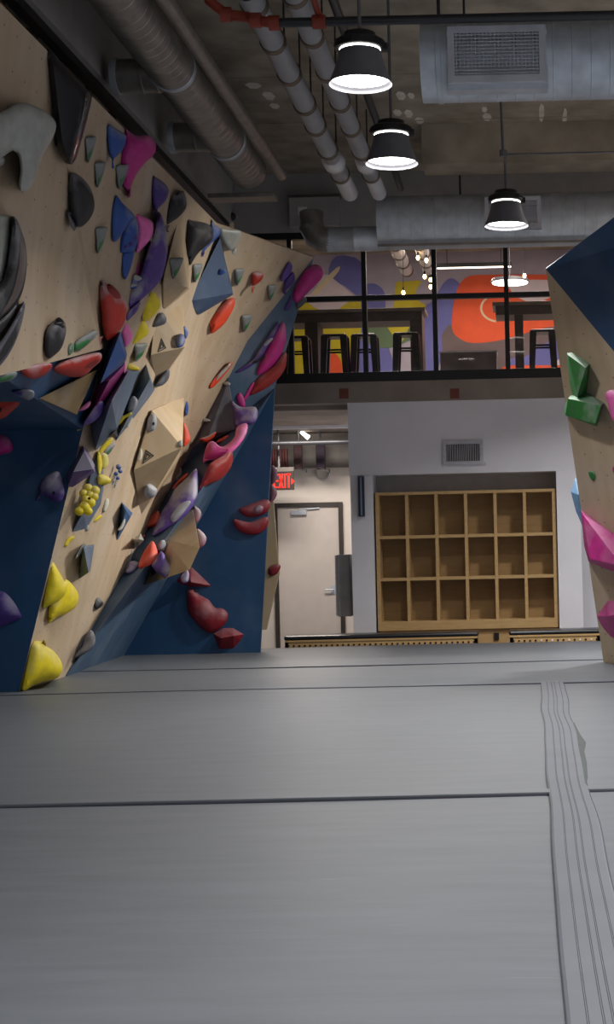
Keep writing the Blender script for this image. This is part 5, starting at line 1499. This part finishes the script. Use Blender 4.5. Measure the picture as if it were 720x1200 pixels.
# cubby shelf: 6 columns by 3 rows
M_birch = mat('birch_shelf_ply', (196, 162, 112), rough=0.5, scale=3, stretch=(2, 2, 14), col2=(182, 148, 98))
M_birch_b = mat('birch_shelf_back', (160, 130, 84), rough=0.55, scale=3, stretch=(2, 2, 14), col2=(148, 118, 74))
za, zb_ = zB(577, 445), zB(740, 445)
xa, xb = xs0 + 0.02, xs1 - 0.01
cu = thing('cubby_shelf', 'honey birch cubby shelf of three rows by six columns set in the white wall', 'shelf', ((xa + xb) / 2, YB + 0.2, 0))
y0, y1 = YB + 0.06, YB + 0.42
tk = 0.045
MB().box((xa, y0, zb_ - 0.0), (xa + tk, y1, za)).build('side_panel', M_birch, cu, bevel=0.002)
MB().box((xb - tk, y0, zb_), (xb, y1, za)).build('side_panel', M_birch, cu, bevel=0.002)
MB().box((xa, y0 - 0.004, za - tk * 0.8), (xb, y1, za)).build('top_panel', M_birch, cu, bevel=0.002)
MB().box((xa, y0 - 0.004, zb_), (xb, y1, zb_ + 0.11)).build('bottom_panel', M_birch, cu, bevel=0.002)
MB().box((xa, y1, zb_), (xb, y1 + 0.02, za)).build('back_panel', M_birch_b, cu)
rows = [zb_ + 0.11, zB(686, 540), zB(629, 540)]
rows = [zb_ + 0.11 + (za - tk * 0.8 - zb_ - 0.11) * t for t in (0, 1 / 3, 2 / 3)]
cw = (xb - xa - tk) / 6
for i in range(1, 6):
    x = xa + tk / 2 + cw * i
    MB().box((x - 0.019, y0 + 0.002, zb_ + 0.1), (x + 0.019, y1, za - tk * 0.7)).build('divider', M_birch, cu, bevel=0.002)
for z in rows[1:]:
    for i in range(6):
        x0 = xa + tk / 2 + cw * i + 0.019; x1 = x0 + cw - 0.038
        MB().box((x0, y0 + 0.004, z - 0.019), (x1, y1, z + 0.019)).build('shelf_board', M_birch, cu, bevel=0.002)
MB().box((xa + 0.02, y0 + 0.05, 0), (xb - 0.02, y1, zb_)).build('plinth', M_birch, cu)
qq = W(582, 746, 21.2)
MB().box((qq.x - 0.03, y0 + 0.025, qq.z - 0.04), (qq.x + 0.03, y0 + 0.05, qq.z + 0.04)).build('latch', M_black, cu)

# benches
def bench(pxa, pxb, label):
    yf = 20.42 * K
    p0, p1 = W(pxa, 750, 20.42), W(pxb, 748, 20.42)
    zt_ = W(450, 742.5, 20.5).z
    r = thing('bench', label, 'bench', ((p0.x + p1.x) / 2, yf + 0.2, 0), 'padded benches along the shelf wall')
    MB().box((p0.x - 0.01, yf - 0.02, zt_ - 0.05), (p1.x + 0.01, yf + 0.40, zt_)).build('black_pad', mat('black_vinyl', (34, 34, 38), rough=0.3), r, bevel=0.02)
    MB().box((p0.x, yf, zt_ - 0.20), (p1.x, yf + 0.03, zt_ - 0.05)).build('front_board', M_birch, r)
    MB().box((p0.x, yf + 0.34, 0), (p1.x, yf + 0.37, zt_ - 0.05)).build('back_board', M_birch, r)
    for xx in (p0.x, p1.x - 0.04):
        MB().box((xx, yf, 0), (xx + 0.04, yf + 0.36, zt_ - 0.05)).build('end_panel', M_birch, r)
    MB().box((p0.x, yf - 0.012, zt_ - 0.20), (p1.x, yf, zt_ - 0.16)).build('lower_rail', M_birch, r)
    MB().box((p0.x, yf - 0.012, zt_ - 0.072), (p1.x, yf, zt_ - 0.05)).build('upper_rail', M_birch, r)
    n = int((p1.x - p0.x) / 0.062)
    for i in range(n):
        x = p0.x + 0.04 + (p1.x - p0.x - 0.08) * i / (n - 1)
        w_ = (i * 7) % n in (1, 2, 3) or (i > n * 0.55 and label.startswith('short') and i % 2 == 0)
        MB().lathe([(0.012, -0.006), (0.012, 0.002)], (x, yf, zt_ - 0.115), 12, 'Y').build('vent_hole', M_lit_hole if w_ else M_hole, r)
M_lit_hole = mat('painted_light_through_hole', (214, 212, 208), rough=0.6)  # pale colour paints the light showing through some of the holes
bench(334, 560, 'long low bench with a black pad and perforated wooden front, left of the gap')
bench(598, 704, 'short low bench with a black pad and perforated front, half behind the right boulder')

# corridor with the door
YD = 25.6 * K
struct('wall_corridor', MB().box((-6.4, YD, 0), (xh0 + 0.6, YD + 0.1, MEZ - 0.2)), M_cream)
struct('wall_passage', MB().box((xh0 + 0.25, YB + 0.5, 0), (xh0 + 0.35, YD, MEZ - 0.2)), M_white)
dl0, dl1 = W(328, 700, 25.6), W(399.5, 700, 25.6)
dtop = W(365, 594, 25.6).z
dr = sroot('door_1', ((dl0.x + dl1.x) / 2, YD, 0))
MB().box((dl0.x, YD - 0.02, 0.01), (dl1.x, YD - 0.001, dtop)).build('leaf', mat('door_paint', (196, 186, 178), rough=0.5, noise=0.02), dr)
M_frame = mat('dark_bronze_frame', (52, 44, 40), rough=0.5)
for (x0, x1, z0, z1) in ((dl0.x - 0.06, dl0.x, 0, dtop + 0.06), (dl1.x, dl1.x + 0.06, 0, dtop + 0.06), (dl0.x, dl1.x, dtop, dtop + 0.06)):
    MB().box((x0, YD - 0.06, z0), (x1, YD, z1)).build('frame', M_frame, dr, bevel=0.003)
c0 = W(352, 601, 25.6)
MB().box((c0.x - 0.12, YD - 0.08, c0.z - 0.03), (c0.x + 0.10, YD - 0.02, c0.z + 0.03)).build('closer_body', M_galv, dr, bevel=0.006)
MB().tube([(c0.x - 0.02, YD - 0.06, c0.z + 0.02), (c0.x + 0.0, YD - 0.07, c0.z + 0.05), (c0.x + 0.28, YD - 0.05, c0.z + 0.06)], 0.010, 8).build('closer_arm', M_galv, dr)
h0 = W(391, 691, 25.6)
hh = MB().box((h0.x - 0.03, YD - 0.03, h0.z - 0.06), (h0.x + 0.03, YD - 0.02, h0.z + 0.06))
hp = hh.build('handle_plate', M_galv, dr)
MB().tube([(h0.x, YD - 0.02, h0.z), (h0.x, YD - 0.07, h0.z), (h0.x - 0.12, YD - 0.07, h0.z)], 0.011, 10).build('handle', M_galv, hp, smooth=True)
# grey cabinet on the wall edge in front of the door
g0, g1_ = W(393, 650, 21.5), W(413, 722, 21.5)
gp = thing('wall_cabinet', 'flat grey metal box fixed to the pier edge in front of the door', 'cabinet', ((g0.x + g1_.x) / 2, 21.5 * K, g1_.z))
MB().box((g0.x + 0.03, 21.4 * K, g1_.z), (g1_.x, 21.9 * K, g0.z)).build('body', mat('mid_grey_steel', (132, 130, 130), rough=0.5), gp, bevel=0.006)
MB().box((g0.x, 21.45 * K, g1_.z + 0.01), (g0.x + 0.03, 21.9 * K, g0.z - 0.01)).build('door_edge', M_white, gp)
# dark blue bar under the header
s0_, s1_ = W(419, 558, 21.1), W(427, 605, 21.1)
db = thing('wall_bracket', 'dark upright bar with a blue sheen on the pier under the header', 'bracket', ((s0_.x + s1_.x) / 2, 21.1 * K, s1_.z))
MB().box((s0_.x, YB - 0.05, s1_.z), (s1_.x, YB + 0.04, s0_.z)).build('bar', M_black, db, bevel=0.004)
MB().box(((s0_.x + s1_.x) / 2 - 0.008, YB - 0.055, s1_.z + 0.01), ((s0_.x + s1_.x) / 2 + 0.012, YB - 0.048, s0_.z - 0.01)).build('blue_strip', mat('steel_blue_trim', (110, 132, 172), rough=0.35), db)
# small triangular sign fixture by the pier
# exit sign
x0e, x1e = W(318, 553, 24.6), W(345, 574, 24.6)
ye = 24.6 * K
ex = thing('exit_sign', 'red lit EXIT sign with arrows above the door', 'sign', ((x0e.x + x1e.x) / 2, ye, x1e.z))
MB().box((x0e.x - 0.06, ye, x1e.z), (x1e.x, ye + 0.03, x0e.z)).build('plate', mat('smoky_sign_plate', (58, 48, 44), rough=0.3), ex, bevel=0.003)
MB().box((x0e.x - 0.06, ye - 0.01, x0e.z), (x1e.x, ye + 0.05, x0e.z + 0.06)).build('housing', mat('bronze_sign_housing', (96, 88, 82), rough=0.5), ex)
M_exit = emit('exit_red_glow', (255, 24, 14), 0.9)
wS = x1e.x - (x0e.x - 0.06); hS = x0e.z - x1e.z
zL = x1e.z + hS * 0.12; hL = hS * 0.76
def stroke(m, x0, z0, x1, z1, t):
    a_, b_ = Vector((x0, ye, z0)), Vector((x1, ye, z1))
    d = (b_ - a_).normalized(); n_ = Vector((-d.z, 0, d.x)) * t / 2
    m.add([a_ - n_, b_ - n_, b_ + n_, a_ + n_] + [p_ - Vector((0, 0.006, 0)) for p_ in (a_ - n_, b_ - n_, b_ + n_, a_ + n_)],
          [(0, 1, 2, 3), (7, 6, 5, 4), (0, 4, 5, 1), (1, 5, 6, 2), (2, 6, 7, 3), (3, 7, 4, 0)])
def letter(ch, x, w_):
    m = MB(); t = 0.019
    if ch == 'E':
        stroke(m, x + t / 2, zL, x + t / 2, zL + hL, t)
        for q in (t / 2, hL / 2, hL - t / 2):
            stroke(m, x, zL + q, x + w_, zL + q, t * 0.9)
    if ch == 'X':
        stroke(m, x + t / 2, zL, x + w_ - t / 2, zL + hL, t); stroke(m, x + w_ - t / 2, zL, x + t / 2, zL + hL, t)
    if ch == 'I':
        stroke(m, x + w_ / 2, zL, x + w_ / 2, zL + hL, t)
    if ch == 'T':
        stroke(m, x + w_ / 2, zL, x + w_ / 2, zL + hL, t); stroke(m, x, zL + hL - t / 2, x + w_, zL + hL - t / 2, t)
    m.build('letter', M_exit, ex)
px_ = W(326.5, 560, 24.6).x
for ch, w_ in (('E', 0.055), ('X', 0.075), ('I', 0.034), ('T', 0.07)):
    pass
u = 24.6 * K / F
xE = W(321.0, 563, 24.6).x
for ch, a_, b_ in (('E', 320.5, 326.2), ('X', 326.8, 332.2), ('I', 332.6, 335.6), ('T', 336.0, 341.0)):
    xa_ = W(a_, 563, 24.6).x; letter(ch, xa_, W(b_, 563, 24.6).x - xa_)
for (pxc, s_) in ((317.6, -1), (343.2, 1)):
    q = W(pxc, 564, 24.6)
    MB().add([(q.x + s_ * 0.022, ye - 0.004, q.z), (q.x - s_ * 0.018, ye - 0.004, q.z + 0.04), (q.x - s_ * 0.018, ye - 0.004, q.z - 0.04), (q.x + s_ * 0.022, ye, q.z), (q.x - s_ * 0.018, ye, q.z + 0.04), (q.x - s_ * 0.018, ye, q.z - 0.04)],
             [(0, 1, 2), (5, 4, 3), (0, 3, 4, 1), (1, 4, 5, 2), (2, 5, 3, 0)]).build('arrow', M_exit, ex)
eq = W(331, 545, 24.6)
MB().tube([(eq.x - 0.05, ye + 0.02, x0e.z + 0.05), (eq.x - 0.05, ye + 0.02, MEZ - 0.2)], 0.018, 10).build('stem', M_rod, ex)
# strip curtains, dark beam, pipes and lamp above the door
zbm0, zbm1 = W(370, 548, 25.4).z, W(370, 517, 25.4).z
struct('trim_6', MB().box((-6.3, 25.3 * K, zbm0), (xh0 + 0.24, YD, zbm1)), mat('umber_grey_paint', (104, 98, 94), rough=0.7))
M_dpipe = mat('brown_grey_pipe', (74, 68, 64), rough=0.6)
M_rust = mat('rust_brown_grating', (112, 62, 58), rough=0.7)
for (pa, pb, pt, pbm, lab, m_) in ((344, 354, 521, 553, 'left of the two dark hanging brush strips above the door', mat('plum_brown_bristle', (70, 48, 50), rough=0.9)), (370, 381, 521, 553, 'right of the two dark hanging brush strips above the door', mat('dark_violet_bristle', (56, 46, 56), rough=0.9))):
    qa, qb = W(pa, pt, 25.0), W(pb, pbm, 25.0)
    r = thing('brush_strip', lab, 'brush', ((qa.x + qb.x) / 2, 25.0 * K, qb.z), 'hanging brush strips above the corridor door')
    MB().box((qa.x, 25.0 * K, qb.z + 0.04), (qb.x, 25.0 * K + 0.10, qa.z)).build('bristles', m_, r, bevel=0.012)
    MB().hull([Vector((qa.x + 0.02, 25.0 * K - 0.01, qb.z + 0.06)), Vector((qb.x + 0.06, 25.0 * K - 0.01, qb.z - 0.01)), Vector((qb.x + 0.06, 25.0 * K + 0.1, qb.z - 0.01)), Vector((qb.x + 0.06, 25.0 * K + 0.1, qb.z + 0.04)), Vector((qa.x + 0.02, 25.0 * K + 0.1, qb.z + 0.06)), Vector((qb.x + 0.06, 25.0 * K - 0.01, qb.z + 0.03))]).build('foot', M_black, r)
    MB().tube([((qa.x + qb.x) / 2, 25.0 * K + 0.05, qa.z - 0.02), ((qa.x + qb.x) / 2, 25.0 * K + 0.05, MEZ - 0.2)], 0.014, 8).build('hanger', M_rod, r)
va_, vb_ = W(316, 526, 25.2), W(337, 547, 25.2)
rg = thing('vent_grating', 'rust brown slatted grating above the exit sign', 'vent', ((va_.x + vb_.x) / 2, 25.25 * K, vb_.z))
MB().box((va_.x, 25.25 * K, vb_.z), (vb_.x, 25.3 * K, va_.z)).build('backing', M_dark, rg)
for i in range(7):
    x = va_.x + (vb_.x - va_.x) * (i + 0.5) / 7
    MB().box((x - 0.012, 25.2 * K, vb_.z), (x + 0.012, 25.25 * K, va_.z)).build('slat', M_rust, rg)
for (py, rad, m_, lab) in ((518.5, 0.035, M_blackpipe, 'thick black pipe just above the grey beam over the door'), (498, 0.026, M_dpipe, 'grey pipe below the mezzanine slab, lower of the two'), (483.5, 0.022, M_dpipe, 'grey pipe below the mezzanine slab, upper of the two')):
    q = W(365, py, 24.2)
    tag(MB().tube([(-6.3, q.y, q.z), (xh0 + 0.24, q.y, q.z)], rad, 14).build('steel_pipe', m_, smooth=True), lab, 'pipe')
qa, qb = W(353, 506, 25.1), W(362, 513, 25.1)
sl = thing('spot_lamp', 'small white lamp glowing near the ceiling above the corridor door', 'lamp', (qa + qb) / 2)
MB().tube([qa, qb], [0.022, 0.034], 14).build('lamp_body', emit('corridor_lamp_glow', (255, 246, 232), 5.0), sl, smooth=True)
MB().tube([qa, (qa.x - 0.02, qa.y, MEZ - 0.2)], 0.008, 8).build('stem', M_rod, sl)
hk = W(378, 553, 25.5)
cp = [(hk.x - 0.09, YD - 0.04, hk.z + 0.03)] + [(hk.x + 0.085 * math.cos(t), YD - 0.04, hk.z - 0.02 + 0.085 * math.sin(t)) for t in [math.pi + math.pi * k / 8 for k in range(9)]] + [(hk.x + 0.09, YD - 0.04, hk.z + 0.03)]
tag(MB().tube(cp, 0.016, 10).build('hose_loop', M_greywall, smooth=True), 'short grey flexible hose looped under the right brush strip', 'hose')
struct('trim_7', MB().box((-6.3, 24.0 * K, MEZ - 0.24), (xh0 + 0.24, 24.1 * K, MEZ - 0.2)), M_white)
area_light('corridor_fill_light', (-3.0, 23.6 * K, MEZ - 0.26), 60, 0.9, (1, 0.92, 0.84), 0.3)  # unseen light added under the slab to brighten the door wall
bpy.context.view_layer.update()
